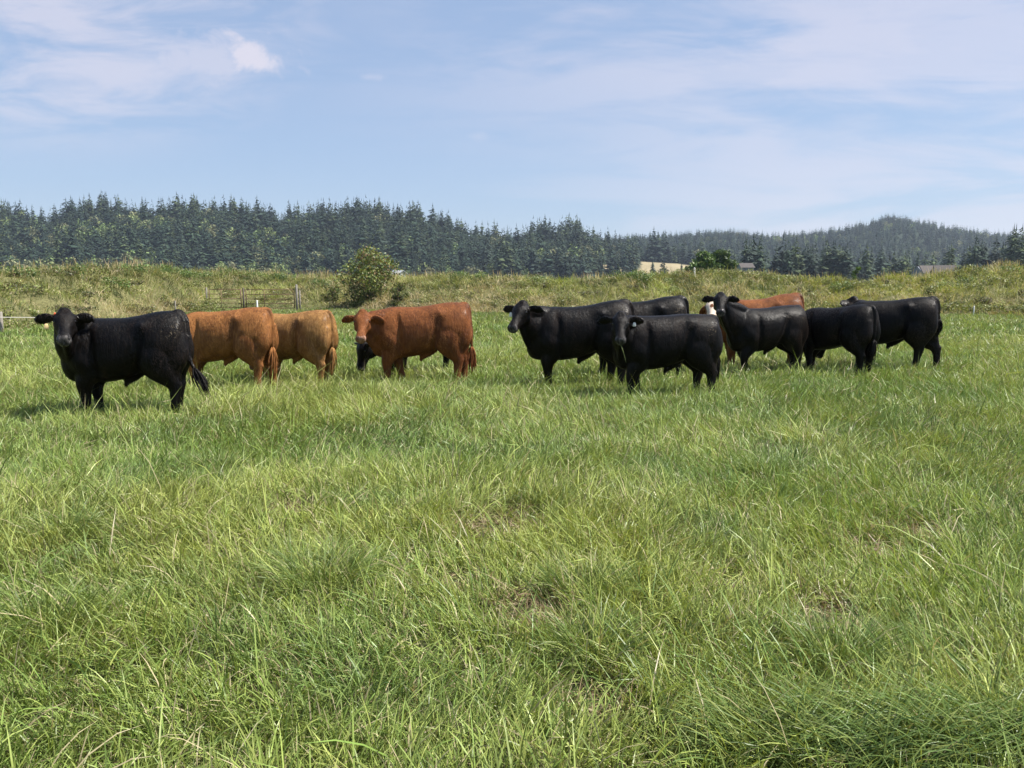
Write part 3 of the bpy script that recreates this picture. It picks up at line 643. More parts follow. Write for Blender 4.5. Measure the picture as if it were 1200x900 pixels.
# ------------------------------------------------------------------ fence and gates
WOOD = mat_plain('grey_wood', (.26, .235, .20), .85, .3, 14, .5); DWOOD = mat_plain('dark_wood', (.13, .10, .08), .9, .3, 14, .5); WHITE = mat_plain('white_post', (.74, .73, .69), .6, .12, 10, .2); RUSTM = mat_plain('rusty_pipe', (.17, .10, .065), .8, .35, 10, .4); ROPE = mat_plain('pale_rope', (.72, .67, .58), .8, .12, 30, .3)
def post(px, D, h, r, mat, label, name='fence_post', group='fence posts', dz=0, tilt=0):
    x = (px - 600) / F * D; z = float(ground_z(x, D)) + dz
    mb = MB(); nn = 10
    mb.tube([(0, 0, -.4), (0, 0, h * .5), (tilt, 0, h - .02), (tilt, 0, h)], [r, r * .97, r * .93, r * .7], nn)
    o = link(name, mb.mesh(name, mat, True)); o.location = (x, D, z); tag(o, label, 'post', group); return o
post(2, 30, .76, .075, WOOD, 'thick grey wooden fence post at the left edge carrying the rope')
post(92, 30.5, .55, .04, WOOD, 'thin wooden fence post behind the neck of the leftmost black bull')
post(207, 47, .95, .04, WOOD, 'thin grey fence post on the bank above the rump of the leftmost bull', dz=-.1)
post(255, 31, .70, .035, WHITE, 'white fence post behind the back of the brown bull, left one')
post(280, 33, .72, .035, WHITE, 'white fence post behind the back of the brown bull, middle one')
post(302.5, 47, .86, .05, WHITE, 'taller white fence post in front of the gate')
post(1139.5, 47.3, .55, .035, WHITE, 'short white post at the foot of the bank on the far right')
mb = MB()
def wp(px, D, h): x = (px - 600) / F * D; return np.array([x, D, float(ground_z(x, D)) + h])
pts = [wp(-60, 29.5, .58), wp(2, 29.9, .57), wp(92, 30.4, .52), wp(150, 30.8, .1), wp(235, 31, .45), wp(255, 31, .62), wp(280, 33, .60)]
mb.tube(np.array(pts), .014, 6, 1); o = link('fence_rope', mb.mesh('fence_rope', ROPE)); tag(o, 'pale rope strung between the fence posts behind the leftmost bull', 'rope')
def gate(p0, p1, D, h, label, rails=5, mat=RUSTM):
    root = link('farm_gate', None); x0 = (p0 - 600) / F * D; x1 = (p1 - 600) / F * D; z = max(float(ground_z(x0, D)), float(ground_z(x1, D))) + .12
    root.location = ((x0 + x1) / 2, D, z); tag(root, label, 'gate', 'farm gates below the bank'); wd = (x1 - x0); r = .032
    mb = MB(); 
    for sx in (-1, 1): mb.tube([(sx * wd / 2, 0, 0), (sx * wd / 2, 0, h)], r, 8)
    link('gate_frame', mb.mesh('gate_frame', mat), root)
    for i in range(rails):
        zz = h * (i / (rails - 1)) ** 1.0; mb = MB(); s = .02 * math.sin(i * 2.1)
        mb.tube([(-wd / 2, 0, zz), (0, 0, zz + s), (wd / 2, 0, zz)], .024, 6); link('rail', mb.mesh('rail', mat), root)
    mb = MB(); mb.tube([(-wd * .12, -.03, 0), (-wd * .12, -.03, h)], .02, 6); link('brace', mb.mesh('brace', mat), root)
GD = 59.0
gate(247, 284, GD, 1.25, 'rusty tubular farm gate at left of the dark centre post'); gate(290, 346, GD, 1.25, 'longer rusty tubular farm gate at right of the dark centre post')
post(244, GD, 1.45, .06, WOOD, 'grey gate post at the left end of the rusty gates', 'gate_post', 'gate posts'); post(287, GD - .1, 1.5, .06, DWOOD, 'dark gate post between the two rusty gates', 'gate_post', 'gate posts')
post(349, GD, 1.75, .075, WOOD, 'tall thick grey gate post at the right end of the rusty gates', 'gate_post', 'gate posts'); post(352.5, GD + .6, 1.35, .06, WOOD, 'shorter grey post just right of the tall gate post', 'gate_post', 'gate posts')
y, z = at_base(812, 9); post(812, y, .9, .06, WHITE, 'short pale stump post on the bank top before the round trees', 'marker_post', None)

# ------------------------------------------------------------------ cattle
def nrm(v): v = np.asarray(v, float); return v / (np.linalg.norm(v) + 1e-9)
def coat_mat(name, dark, light, hi, rough=.48, mud=(.33, .26, .17), sheen=.0, spec=.35):
    """short glossy coat: vertex colour gives the regions (r muzzle, g white, b dirt), noise the hair tone and its painted highlight streaks"""
    m, t = new_mat(name)
    a = N(t, 'ShaderNodeAttribute', attribute_name='col'); sp = N(t, 'ShaderNodeSeparateColor'); L(t, a.outputs['Color'], sp.inputs[0])
    tc = N(t, 'ShaderNodeTexCoord')
    mp = N(t, 'ShaderNodeMapping'); mp.inputs['Scale'].default_value = (20, 20, 3.6); L(t, tc.outputs['Object'], mp.inputs[0])
    hair = N(t, 'ShaderNodeTexNoise', i_Scale=1.6, i_Detail=7, i_Roughness=.68, i_Distortion=.6); L(t, mp.outputs[0], hair.inputs['Vector'])
    blot = N(t, 'ShaderNodeTexNoise', i_Scale=3.2, i_Detail=5, i_Roughness=.55, i_Distortion=.4); L(t, tc.outputs['Object'], blot.inputs['Vector'])
    def rmp(v, lo, hi_):
        n = N(t, 'ShaderNodeMapRange', interpolation_type='SMOOTHSTEP'); L(t, v, n.inputs[0]); n.inputs[1].default_value = lo; n.inputs[2].default_value = hi_; return n.outputs[0]
    def mixc(f, A, B):
        n = N(t, 'ShaderNodeMix', data_type='RGBA'); L(t, f, n.inputs[0])
        for i, v in ((6, A), (7, B)):
            if isinstance(v, tuple): n.inputs[i].default_value = (*v[:3], 1)
            else: L(t, v, n.inputs[i])
        return n.outputs[2]
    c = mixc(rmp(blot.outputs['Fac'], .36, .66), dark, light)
    c = mixc(M_(t, 'MULTIPLY', rmp(hair.outputs['Fac'], .46, .68), .75), c, hi)  # brighter streaks: hair highlights painted into the coat tone
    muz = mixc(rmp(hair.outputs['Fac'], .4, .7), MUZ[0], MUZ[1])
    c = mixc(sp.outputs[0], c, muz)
    c = mixc(sp.outputs[1], c, (.60, .50, .40))
    sn = N(t, 'ShaderNodeTexNoise', i_Scale=70, i_Detail=4, i_Roughness=.7); L(t, tc.outputs['Object'], sn.inputs['Vector'])
    c = mixc(M_(t, 'MULTIPLY', sp.outputs[2], rmp(sn.outputs['Fac'], .56, .66)), c, mud)
    b = N(t, 'ShaderNodeBsdfPrincipled'); L(t, c, b.inputs['Base Color']); b.inputs['Specular IOR Level'].default_value = spec
    ro = N(t, 'ShaderNodeMapRange'); L(t, blot.outputs['Fac'], ro.inputs[0]); ro.inputs[1].default_value = .3; ro.inputs[2].default_value = .7; ro.inputs[3].default_value = rough - .06; ro.inputs[4].default_value = rough + .14
    rr = M_(t, 'SUBTRACT', ro.outputs[0], M_(t, 'MULTIPLY', sp.outputs[0], .28)); L(t, rr, b.inputs['Roughness'])
    b.inputs['Sheen Weight'].default_value = sheen; b.inputs['Sheen Roughness'].default_value = .35; b.inputs['Sheen Tint'].default_value = (*[min(1, k * 3) for k in hi], 1)
    b1 = N(t, 'ShaderNodeBump', i_Strength=.8, i_Distance=.014); L(t, hair.outputs['Fac'], b1.inputs['Height'])
    b2 = N(t, 'ShaderNodeBump', i_Strength=.25, i_Distance=.03); L(t, blot.outputs['Fac'], b2.inputs['Height']); L(t, b1.outputs[0], b2.inputs['Normal']); L(t, b2.outputs[0], b.inputs['Normal'])
    out_(t, b.outputs[0]); return m
MUZ = ((.02, .019, .02), (.13, .12, .115))  # grey muzzle skin; the lighter tone also carries a painted wet highlight
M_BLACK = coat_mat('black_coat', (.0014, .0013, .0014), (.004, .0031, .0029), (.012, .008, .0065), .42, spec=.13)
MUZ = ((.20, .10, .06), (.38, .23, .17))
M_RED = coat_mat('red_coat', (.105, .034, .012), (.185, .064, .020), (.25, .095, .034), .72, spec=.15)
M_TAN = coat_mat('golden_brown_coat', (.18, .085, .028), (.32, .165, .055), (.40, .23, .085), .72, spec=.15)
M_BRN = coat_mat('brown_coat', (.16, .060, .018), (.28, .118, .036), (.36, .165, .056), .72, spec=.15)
coat_cols = {'black_coat': ((.0010, .0009, .0010), (.027, .017, .012)), 'red_coat': ((.09, .030, .010), (.32, .125, .040)), 'golden_brown_coat': ((.13, .057, .018), (.42, .22, .08)), 'brown_coat': ((.11, .040, .012), (.38, .165, .055))}  # per coat: dark hair tone, then lighter tone with painted hair highlights
HAIRM = mat_leaf('coat_hair', 0, .24, .38)
EYE = mat_plain('eye', (.008, .006, .005), .08, .05, 3, 0, 0, .7); NOSTRIL = mat_plain('nostril', (.006, .005, .005), .5, .05, 3, 0)
TAGY = mat_plain('yellow_tag', (.86, .62, .30), .5, .05, 8, .05); TAGW = mat_plain('white_tag', (.80, .80, .76), .5, .05, 8, .05); TAGR = mat_plain('red_tag', (.75, .14, .06), .5, .05, 8, .05)
STEM = mat_plain('grass_stem', (.16, .20, .06), .6, .1, 8, .05)
def remesh(name, mb, vox, it):
    tmp = link('tmp', mb.mesh('tmp'))
    r = tmp.modifiers.new('r', 'REMESH'); r.mode = 'VOXEL'; r.voxel_size = vox
    s = tmp.modifiers.new('s', 'SMOOTH'); s.factor = .5; s.iterations = it
    dg = bpy.context.evaluated_depsgraph_get(); me = bpy.data.meshes.new_from_object(tmp.evaluated_get(dg)); me.name = name
    old = tmp.data; bpy.data.objects.remove(tmp); bpy.data.meshes.remove(old)
    me.polygons.foreach_set('use_smooth', np.ones(len(me.polygons), bool)); return me
def bull(label, px, D, turn, s=1.0, coat=None, poll=(1.62, .2, 1.35), hd=(.2, .75, -.65), legs=(0, 0, 0, 0), tail=None, switch=.40, mud=1.0, white=False, tags=(), rump=0.0, belly=0.0, sheath=True, hs=1.0, ears=True, len_=.94, stem=False, seed=0, droop=-.05, spread=0.):
    """px, D: middle of the trunk. turn: degrees the head end is turned from facing left towards the camera.
    local frame: x forward, +y the side that faces the camera, z up. legs: fore/aft shift of (near hind, far hind, near fore, far fore)"""
    r = np.random.default_rng(100 + seed)
    root = link('bull', None); tag(root, label, 'bull', 'cattle standing in the pasture')
    th = math.radians(180 + turn); x0 = (px - 600) / F * D
    root.rotation_euler = (0, 0, th); root.scale = (s, s, s)
    z0 = float(ground_z(x0, D))
    root.location = (x0 - .8 * s * math.cos(th), D - .8 * s * math.sin(th), z0)
    mb = MB()
    #       x     top   bot   halfwidth
    st = [(-.08, 1.08, .86, .09), (-.065, 1.19, .76, .16), (-.02, 1.285, .67, .225), (.04, 1.315, .63, .26), (.14, 1.33, .62, .285), (.30, 1.325, .61, .30), (.45, 1.305, .60, .30), (.62, 1.28, .54, .32),
          (.80, 1.262, .485, .335), (.98, 1.255, .455, .335), (1.12, 1.258, .445, .315), (1.26, 1.255, .44, .305), (1.38, 1.22, .45, .28), (1.48, 1.16, .465, .24), (1.56, 1.06, .52, .185), (1.61, .95, .60, .11)]
    st = catmull(np.array(st), 4); a = np.linspace(0, 2 * math.pi, 36, endpoint=False); R = []
    for x, zt, zb, hw in st:
        zt = zt + rump * smooth(.7, .1, x); zb = zb - belly * math.sin(math.pi * np.clip((x - .3) / 1.0, 0, 1))
        ca, sa = np.cos(a), np.sin(a); e = 2 / 2.7
        yy = np.sign(ca) * np.abs(ca) ** e * hw; zz = np.sign(sa) * np.abs(sa) ** e
        up = zz > 0
        mid = zb + (zt - zb) * .52
        zz = np.where(up, zz * (zt - mid), zz * (mid - zb)); yy = yy * np.where(up, 1 - .18 * (zz / (zt - mid)) ** 2, 1 - .12 * (zz / (mid - zb)) ** 2)
        R.append(np.stack([np.full_like(a, x * len_), yy, mid + zz], 1))
    mb.rings(R)
    P = np.array(poll, float); P[0] *= len_; hd = nrm(hd); tr_ = math.radians(turn); hd = np.array([hd[0] * math.cos(tr_) + hd[1] * math.sin(tr_), -hd[0] * math.sin(tr_) + hd[1] * math.cos(tr_), hd[2]])
    hl = nrm(np.cross((0, 0, 1), hd)) if abs(hd[2]) < .97 else nrm(np.cross((0, 0, 1), (1, .2, 0))); hu = np.cross(hd, hl)
    if hu[2] < 0: hu = -hu; hl = -hl
    # neck: withers/shoulder to the back of the head
    S0 = np.array([1.12 * len_, 0, .93]); S1 = np.array([1.36 * len_, .0 + P[1] * .15, .925]); H = P + hd * .07 - hu * .05
    mdn = (S1 + H) / 2 + np.array([.06, 0, .0]); 
    C4 = catmull([S0, S1, mdn, H], 5); n_ = len(C4); rv = np.interp(np.linspace(0, 1, n_), [0, .33, .67, 1], [.30, .30, .235, .135]); rl = np.interp(np.linspace(0, 1, n_), [0, .33, .67, 1], [.26, .23, .155, .095])
    mb.tube(C4, rv, 24, 1, (0, 0, 1), rl)
    # crest line of the neck and dewlap
    Wt = np.array([1.16 * len_, 0, 1.15]); mb.tube([Wt, (Wt + H) / 2 + np.array([0, 0, .035]), H + np.array([0, 0, .03])], [.09, .10, .08], 14, 5)
    mb.tube([(1.50 * len_, P[1] * .1, .62), lerp(np.array([1.5 * len_, 0, .7]), P + hd * .3 - hu * .1, .5), P + hd * .22 - hu * .13], [.11, .10, .06], 14, 5, rb=[.07, .05, .04])
    mb.ellipsoid((1.44 * len_, 0, .60), (.15, .15, .14))          # brisket
    # head
    hsn = hs
    prof = [(-.06, -.02, .06, .05), (-.02, -.01, .12, .09), (.05, 0, .15, .118), (.12, -.005, .155, .132), (.19, -.015, .145, .124), (.27, -.03, .118, .092), (.35, -.04, .096, .074), (.42, -.045, .085, .078), (.48, -.048, .076, .082), (.515, -.05, .052, .060)]
    Rr = []
    for q_, off, hh, hw in catmull(np.array(prof), 3):
        c = P + hd * q_ * hsn + hu * off * hsn
        aa = np.linspace(0, 2 * math.pi, 24, endpoint=False); ca, sa = np.cos(aa), np.sin(aa); e = .86
        Rr.append(c + (np.sign(ca) * np.abs(ca) ** e * hw * hsn)[:, None] * hl * np.where(sa > 0, 1.0, .86)[:, None] + (np.sign(sa) * np.abs(sa) ** e * hh * hsn)[:, None] * hu)
    mb.rings(Rr)
    mb.ellipsoid(P + hu * .10 * hsn + hd * .01, (.075, .075, .06))                      # poll tuft
    for sg in (-1, 1):
        mb.ellipsoid(P + (hd * .145 + hl * sg * .095 + hu * .065) * hsn, (.042, .042, .03))   # brow
        mb.ellipsoid(P + (hd * .15 + hl * sg * .058 - hu * .075) * hsn, (.075, .055, .075))    # cheek
    # ears (a leaf-shaped cup each side)
    bd = np.array([hd[0], hd[1], 0]) * .0
    ear = {}
    if ears:
        for sg in (-1, 1):
            dr = nrm(hl * sg + hu * droop * 1.0 + np.array([0, 0, droop]) - hd * .10); b0 = P + (hd * .055 + hl * sg * .085 + hu * .055) * hsn
            wdir = nrm(hu - dr * np.dot(hu, dr)); tdir = np.cross(dr, wdir); Re = []
            for q_, ww, tt in catmull(np.array([(-.02, .02, .018), (.03, .036, .024), (.08, .062, .022), (.14, .076, .02), (.20, .068, .017), (.24, .042, .014), (.26, .012, .010)]), 2):
                aa = np.linspace(0, 2 * math.pi, 16, endpoint=False); c = b0 + dr * q_ * hsn - wdir * .012 * (q_ / .2) ** 2
                Re.append(c + np.cos(aa)[:, None] * wdir * ww * hsn + (np.sin(aa) * tt)[:, None] * tdir)
            mb.rings(Re); ear[sg] = (b0, dr, wdir, tdir)
    # legs
    nh, fh, nf, ff = legs
    for sg, dx in ((1, nh), (-1, fh)):
        y = .165 * sg * (1 + spread)
        J = [(.28, y * .75, .98), (.32, y * 1.05, .80), (.25 + dx * .25, y * 1.08, .64), (.155 + dx * .55, y, .52), (.085 + dx * .8, y * .95, .41), (.085 + dx * .95, y * .95, .25), (.095 + dx, y * .95, .11), (.125 + dx, y * .95, .045), (.135 + dx, y * .95, -.02)]
        ra = [.28, .25, .195, .135, .092, .064, .060, .060, .064]; rb = [.14, .14, .12, .085, .060, .048, .050, .054, .058]
        J = np.array(J); J[:, 0] *= len_ ** .5
        mb.tube(J, ra, 18, 4, (1, 0, .05), rb)
        mb.tube([(.06 + dx * .1, y * .62, 1.06), (.075 + dx * .2, y * .8, .82), (.10 + dx * .4, y * .9, .62), (.06 + dx * .75, y * .95, .45)], [.15, .19, .15, .065], 16, 4, (1, 0, 0), [.12, .125, .085, .04])   # buttock to hock
        mb.ellipsoid((.015 + dx * .8, y * .95, .415), (.035, .035, .045))
    for sg, dx in ((1, nf), (-1, ff)):
        y = .165 * sg * (1 + spread); fx = 1.27 * len_
        J = [(fx + .02, y * 1.05, .98), (fx - .02, y * 1.25, .76), (fx - .06 + dx * .2, y * 1.12, .60), (fx + dx * .45, y, .46), (fx + .01 + dx * .7, y * .92, .345), (fx + .0 + dx * .85, y * .92, .22), (fx + dx, y * .92, .10), (fx + .03 + dx, y * .92, .045), (fx + .035 + dx, y * .92, -.02)]
        ra = [.20, .19, .155, .115, .082, .060, .058, .060, .064]; rb = [.10, .12, .105, .09, .068, .050, .050, .054, .058]
        mb.tube(J, ra, 18, 4, (1, 0, .05), rb)
    if sheath: mb.tube([(.46, 0, .60), (.60, 0, .52), (.70, 0, .45), (.73, 0, .385)], [.045, .058, .042, .018], 12, 3)
    mb.ellipsoid((.20, 0, .60), (.055, .055, .085))
    # tail
    if tail is None: tail = [(.12, 0, 1.27), (.01, 0, 1.295), (-.06, 0, 1.25), (-.09, 0, 1.05), (-.09, 0, .80), (-.08, .01, .60)]
    T = np.array(tail, float); T[:, 2] += rump * (T[:, 2] > 1.0)
    mb.tube(T, np.interp(np.linspace(0, 1, len(T)), [0, .25, .6, 1], [.050, .038, .026, .021]), 12, 5)
    me = remesh('body', mb, .0155, 8)
    n = len(me.vertices); V = np.zeros(n * 3, np.float32); me.vertices.foreach_get('co', V); V = V.reshape(-1, 3)
    # soft muscle relief
    nn = np.zeros(n * 3, np.float32); me.vertices.foreach_get('normal', nn); nn = nn.reshape(-1, 3)
    rel = (fbm(V[:, 0] * 6 + seed, V[:, 2] * 3.2 + V[:, 1] * 4, 3) - .5) * .012 * (V[:, 2] > .5)
    ay = np.abs(V[:, 1]); side = smooth(.10, .2, ay); X_, Z_ = V[:, 0], V[:, 2]
    g = lambda a, b: np.exp(-(a * a + b * b))
    rel = rel + side * (.030 * g((X_ - .20) / .20, (Z_ - .86) / .22) + .028 * g((X_ - 1.30 * len_) / .14, (Z_ - .86) / .24) + .030 * g((X_ - .40) / .07, (Z_ - 1.16) / .06)
        - .034 * np.exp(-((X_ - (1.10 * len_ + .10 * (Z_ - .8))) / .045) ** 2) * smooth(.5, .65, Z_) * smooth(1.22, 1.05, Z_)
        - .036 * np.exp(-((X_ - (.50 - .25 * (Z_ - .75))) / .05) ** 2) * smooth(.5, .62, Z_) * smooth(1.15, .95, Z_) - .016 * g((X_ - .55) / .10, (Z_ - 1.08) / .10))
    rl0 = V - P; hx, hy, hz = rl0 @ hd / hs, np.abs(rl0 @ hl) / hs, rl0 @ hu / hs
    inhead = (np.linalg.norm(rl0, axis=1) < .62) & (hx > .02)
    gg = lambda a, b, c: np.exp(-(a * a + b * b + c * c))
    rel = rel + inhead * (-.016 * gg((hx - .165) / .028, (hy - .105) / .03, (hz - .045) / .028) - .012 * gg((hx - .30) / .07, (hy - .085) / .03, (hz + .0) / .04) - .012 * gg((hx - .49) / .02, (hy - .036) / .016, (hz + .02) / .02)
        - .012 * gg((hx - .10) / .06, hy / .04, (hz - .14) / .05) + .010 * gg((hx - .48) / .03, (hy - .06) / .03, (hz + .06) / .04) - .010 * gg((hx - .43) / .08, (hy - .075) / .03, (hz + .095) / .012))
    V = V + nn * rel[:, None]; me.vertices.foreach_set('co', V.astype(np.float32).ravel())
    col = np.zeros((n, 4), np.float32); col[:, 3] = 1
    rel_ = V - P; sx = rel_ @ hd; sy = rel_ @ hl; sz = rel_ @ hu
    inh = (np.abs(sy) < .16) & (np.abs(sz) < .22)
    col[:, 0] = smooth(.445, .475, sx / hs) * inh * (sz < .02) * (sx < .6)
    if white: col[:, 1] = smooth(-.12, -.06, sx) * (sx < .6) * (np.abs(sy) < .14) * smooth(-.17, -.10, sz) * (1 - smooth(.08, .105, np.abs(sy) + .05 * (vnoise(sx * 14, sz * 14) - .5))) * (1 - col[:, 0] * .8) * (vnoise(sx * 9 + 3, sy * 9) > .12)
    col[:, 2] = mud * np.exp(-(((V[:, 0] - .06) / .13) ** 2 + ((V[:, 2] - 1.12 - rump) / .12) ** 2)) * 1.0 * (fbm(V[:, 0] * 9 + seed, V[:, 2] * 9, 2) > .42)
    at = me.color_attributes.new('col', 'FLOAT_COLOR', 'POINT'); at.data.foreach_set('color', col.ravel())
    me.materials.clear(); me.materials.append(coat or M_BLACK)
    link('body', me, root)
    # short coat hair all over the body, lying back and down
    nh_ = 26000; F_ = np.zeros(len(me.polygons) * 4, np.int32); me.polygons.foreach_get('vertices', F_) if all(p.loop_total == 4 for p in me.polygons[:1]) else None
    F_ = F_.reshape(-1, 4); fi = F_[r.integers(0, len(F_), nh_)]; w4 = r.dirichlet((1, 1, 1, 1), nh_)
    pos = (V[fi] * w4[:, :, None]).sum(1); nm = nn[fi].mean(1); nm /= np.linalg.norm(nm, axis=1)[:, None] + 1e-9
    lay = np.array([-.55, 0, -1.0]) + r.normal(0, .14, (nh_, 3)); lay -= nm * (lay * nm).sum(1)[:, None]; lay /= np.linalg.norm(lay, axis=1)[:, None] + 1e-9
    hp = (np.abs((pos - P) @ hl) < .35) & (((pos - P) @ hd) < .10) & (((pos - P) @ hu) > .02)
    face = (((pos - P) @ hd) > .1) & (np.linalg.norm(pos - P, axis=1) < .7) & (np.abs((pos - P) @ hl) < .16)
    Lh = r.uniform(.022, .045, nh_) * np.where(hp, 1.1, 1) * np.where(face, .45, 1) * np.where(pos[:, 2] < .4, .8, 1); tipd = lay + nm * r.uniform(.04, .20, nh_)[:, None] * np.where(hp, 2.0, 1)[:, None]
    sd_ = np.cross(nm, lay); wh = .0032
    HV = np.stack([pos - sd_ * wh - nm * .002, pos + sd_ * wh - nm * .002, pos + tipd * Lh[:, None]], 1).reshape(-1, 3)
    hcol = np.array(coat_cols[(coat or M_BLACK).name]); kk = .55 * fbm(pos[:, 0] * 2.4 + seed * 3, pos[:, 2] * 2.0 + pos[:, 1] * 2, 2) + .45 * fbm(pos[:, 0] * 15 + seed * 7 + pos[:, 2] * 3, pos[:, 2] * 2.4 + pos[:, 1] * 9, 2); tt_ = np.clip((kk - .5) * 4.6 + .40 + r.normal(0, .22, nh_), 0, 1)[:, None]
    hc_ = lerp(hcol[0], hcol[1], tt_ ** 1.6)  # streaks run from dark hair to the painted highlight tone
    cw = (col[fi].mean(1)); hc_ = lerp(hc_, np.array([.58, .48, .38]), cw[:, 1:2])
    keep_ = cw[:, 0] < .3
    HV = HV.reshape(-1, 3, 3)[keep_].reshape(-1, 3); hc_ = np.repeat(hc_[keep_], 3, 0)
    link('hair', mesh_np('hair', HV, None, np.arange(len(HV)).reshape(-1, 3), hc_, HAIRM), root)
    # eyes, nostrils
    for sg in (-1, 1):
        e_ = MB(); e_.ellipsoid(P + (hd * .165 + hl * sg * .104 + hu * .046) * hs, (.023, .023, .023), n=8); link('eye', e_.mesh('eye', EYE), root)
        e_ = MB(); e_.ellipsoid(P + (hd * .492 + hl * sg * .038 + hu * -.022) * hs, (.020, .020, .014), n=6); link('nostril', e_.mesh('nostril', NOSTRIL), root)
    for (sg, m_, out, dn, sz_) in tags:
        b0, dr, wd, td = ear[sg]; c = b0 + dr * out - np.array([0, 0, dn]); f = nrm(td if td[1] > 0 else -td); c = c + f * .025
        R_ = []; aa = np.linspace(0, 2 * math.pi, 16, endpoint=False); u = nrm(np.array([dr[0], dr[1], 0])); 
        for k_, off in ((.9, -.004), (1, -.002), (1, .002), (.9, .004)):
            q = c + f * off; rx = sz_ * (.42 + .10 * -np.sign(np.sin(aa)) * np.abs(np.sin(aa)) ** .5)
            R_.append(q + (np.sign(np.cos(aa)) * np.abs(np.cos(aa)) ** .6 * rx * k_)[:, None] * u + (np.sign(np.sin(aa)) * np.abs(np.sin(aa)) ** .6 * sz_ * .55 * k_)[:, None] * np.array([0, 0, 1.]))
        e_ = MB(); e_.rings(R_); link('ear_tag', e_.mesh('ear_tag', m_), root)
    # tail switch of long hair
    if switch > 0:
        e0 = T[-1]; dirn = nrm(T[-1] - T[-2]); e_ = MB()
        for k_ in range(80):
            j = r.normal(0, .014, 3); L_ = switch * r.uniform(.6, 1.1); w1 = e0 - dirn * .08 + j * .6; w2 = w1 + dirn * L_ * .5 + j * 1.6; w3 = w1 + dirn * L_ + j * 1.5 + np.array([0, 0, -.03])
            e_.tube([w1, w2, w3], [.009, .008, .002], 4, 3)
        sm_ = bpy.data.meshes.new('x'); bpy.data.meshes.remove(sm_)
        me2 = e_.mesh('tail_switch', coat or M_BLACK, True, np.tile(np.array([[0, 0, 0]]), (e_.n, 1))); link('tail_switch', me2, root)
    if stem:
        m0 = P + hd * .50 * hs - hu * .08; e_ = MB(); e_.tube([m0, m0 + np.array([-.03, .06, -.10]), m0 + np.array([-.07, .08, -.26])], [.0028, .0032, .0015], 5, 4)
        o = link('grass_stalk', e_.mesh('grass_stalk', STEM)); o.location = root.location; o.rotation_euler = root.rotation_euler; o.scale = root.scale; tag(o, 'long grass stalk hanging from the mouth of the black bull facing the camera', 'grass stalk')
    return root
tail_swing = [(.12, 0, 1.27), (.02, 0, 1.31), (-.07, .02, 1.22), (-.10, .05, 1.02), (-.11, .08, .80), (-.15, .11, .66), (-.22, .14, .55)]
tail_arch = [(.14, 0, 1.27), (.04, 0, 1.31), (-.045, 0, 1.295), (-.10, 0, 1.20), (-.115, 0, 1.0), (-.105, 0, .78), (-.10, .0, .60)]
bull('large black bull leftmost in the pasture with a yellow ear tag and swinging tail', 137, 10.7, 4, .99, M_BLACK, (1.40, .34, 1.26), (-.42, .86, -.42), (-.02, .04, .0, -.03), tail_swing, .30, 1.0, False, [(-1, TAGY, .12, .095, .062), (-1, TAGR, .02, -.05, .03)], rump=.02, seed=1, hs=.98, len_=.91)
bull('brown bull with its head hidden behind the leftmost black bull', 257, 13.4, -6, .98, M_BRN, (1.85, -.15, .78), (.55, -.1, -.8), (.04, -.10, 0, .06), None, .42, .2, rump=.0, seed=2)
bull('golden brown bull between the brown bull and the red bull, rump towards the camera', 339, 14.2, -22, .96, M_TAN, (1.80, -.35, .70), (.4, -.1, -.85), (-.02, .10, 0, 0), None, .42, .3, rump=.0, seed=3)
bull('red bull facing the camera in front of a grazing black bull', 487, 14.5, 3, 1.06, M_RED, (1.70, .28, 1.10), (-.05, .84, -.60), (.05, -.06, .06, -.16), [(.10, 0, 1.27), (.0, 0, 1.30), (-.055, 0, 1.22), (-.085, 0, 1.0), (-.095, 0, .75), (-.10, .01, .52)], .34, .1, seed=4, hs=1.02, droop=-.16)
bull('black bull grazing behind the red bull, head down in the grass', 491, 15.9, 32, 1.0, M_BLACK, (1.98, .05, .66), (.30, .25, -.92), (-.05, .08, .0, .1), None, .4, 0, seed=5, sheath=False)
bull('large black bull with a white ear tag looking left, first of the black group', 672, 13.8, 2, 1.06, M_BLACK, (1.66, .24, 1.225), (.40, .78, -.48), (.0, .12, .0, -.02), tail_arch, .3, .6, False, [(-1, TAGW, .10, .08, .058)], rump=.03, seed=6)
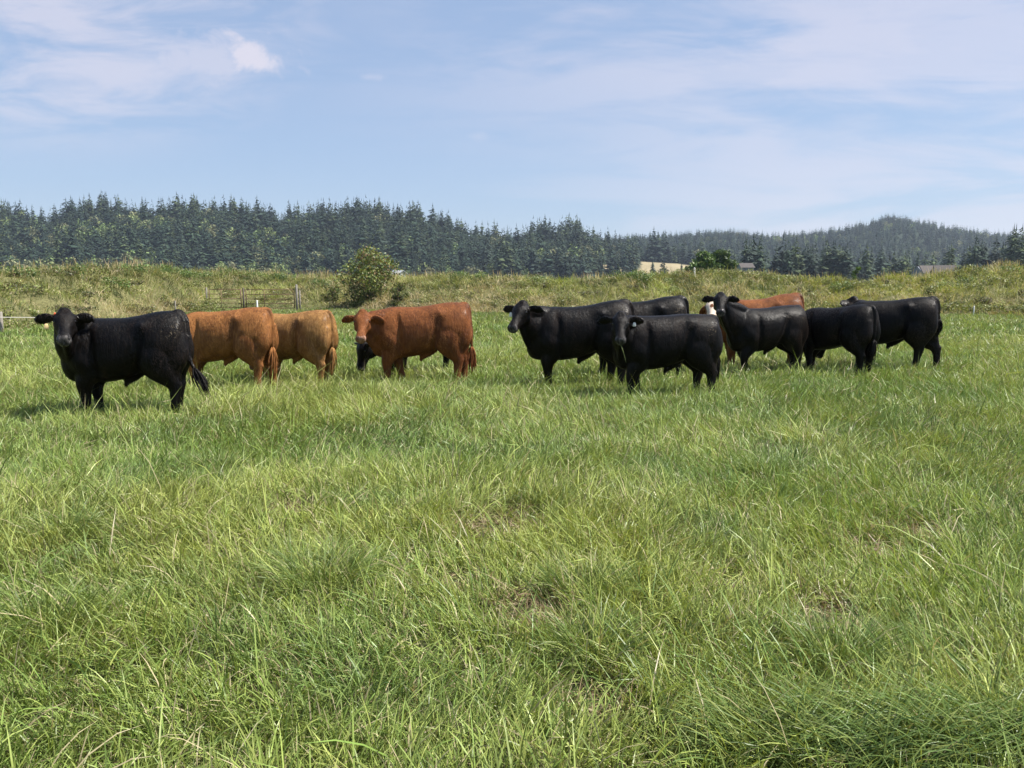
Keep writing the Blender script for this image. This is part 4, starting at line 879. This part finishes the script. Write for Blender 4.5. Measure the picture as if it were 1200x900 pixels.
bull('nearest black bull of the right group, facing the camera with a white ear tag', 774, 12.5, 5, .97, M_BLACK, (1.57, .30, 1.20), (.12, .88, -.50), (-.04, .10, .10, -.08), None, .36, .7, False, [(1, TAGW, .11, .055, .055)], rump=-.05, seed=7, stem=True)
bull('black bull mostly hidden behind the nearest black bull, only back and rump showing', 742, 15.3, 2, 1.07, M_BLACK, (1.8, -.2, .75), (.6, -.1, -.78), (-.03, .08, 0, .1), tail_arch, .3, .8, rump=.03, seed=8)
bull('black bull with raised head before the white faced red one', 892, 15.7, 16, .98, M_BLACK, (1.93, .14, 1.42), (.20, .92, -.38), (.02, -.10, .10, -.14), [(.10, 0, 1.28), (.0, 0, 1.30), (-.06, 0, 1.2), (-.08, 0, 1.0), (-.08, 0, .8), (-.07, .01, .6)], .3, .6, rump=-.02, seed=9, len_=.91)
bull('white faced red bull standing mostly hidden behind a black bull', 882, 17.0, 0, 1.075, M_RED, (1.73, .12, 1.14), (.20, .88, -.42), (.0, -.05, .05, 0), tail_arch, .46, 0, True, rump=.04, seed=10, droop=-.75, len_=.92)
bull('black bull grazing with its head turned away, second from the right', 974, 15.9, -54, .98, M_BLACK, (1.42, -.62, .70), (.1, -.5, -.85), (.0, .02, -.05, .12), None, .34, .3, seed=11, sheath=False)
bull('rightmost black bull stepping forward with its hind legs apart', 1035, 16.7, -24, 1.07, M_BLACK, (1.38, -.16, 1.20), (.35, -.85, -.4), (.16, -.20, .0, -.12), [(.10, 0, 1.28), (.0, 0, 1.315), (-.07, 0, 1.24), (-.10, 0, 1.05), (-.09, 0, .85)], .22, .1, seed=12)

# ------------------------------------------------------------------ haze
if HAZE:
    m, t = new_mat('haze'); v = N(t, 'ShaderNodeVolumePrincipled', i_Density=.000095, i_Anisotropy=.2); v.inputs['Color'].default_value = (.70, .82, 1, 1)
    o_ = N(t, 'ShaderNodeOutputMaterial'); L(t, v.outputs[0], o_.inputs[1])
    mb = MB(); mb.box((0, 0, 99), (7000, 7000, 204)); o = link('haze', mb.mesh('haze', m, False)); tag(o, 'thin blue summer haze over the far hills', 'haze', kind='stuff')
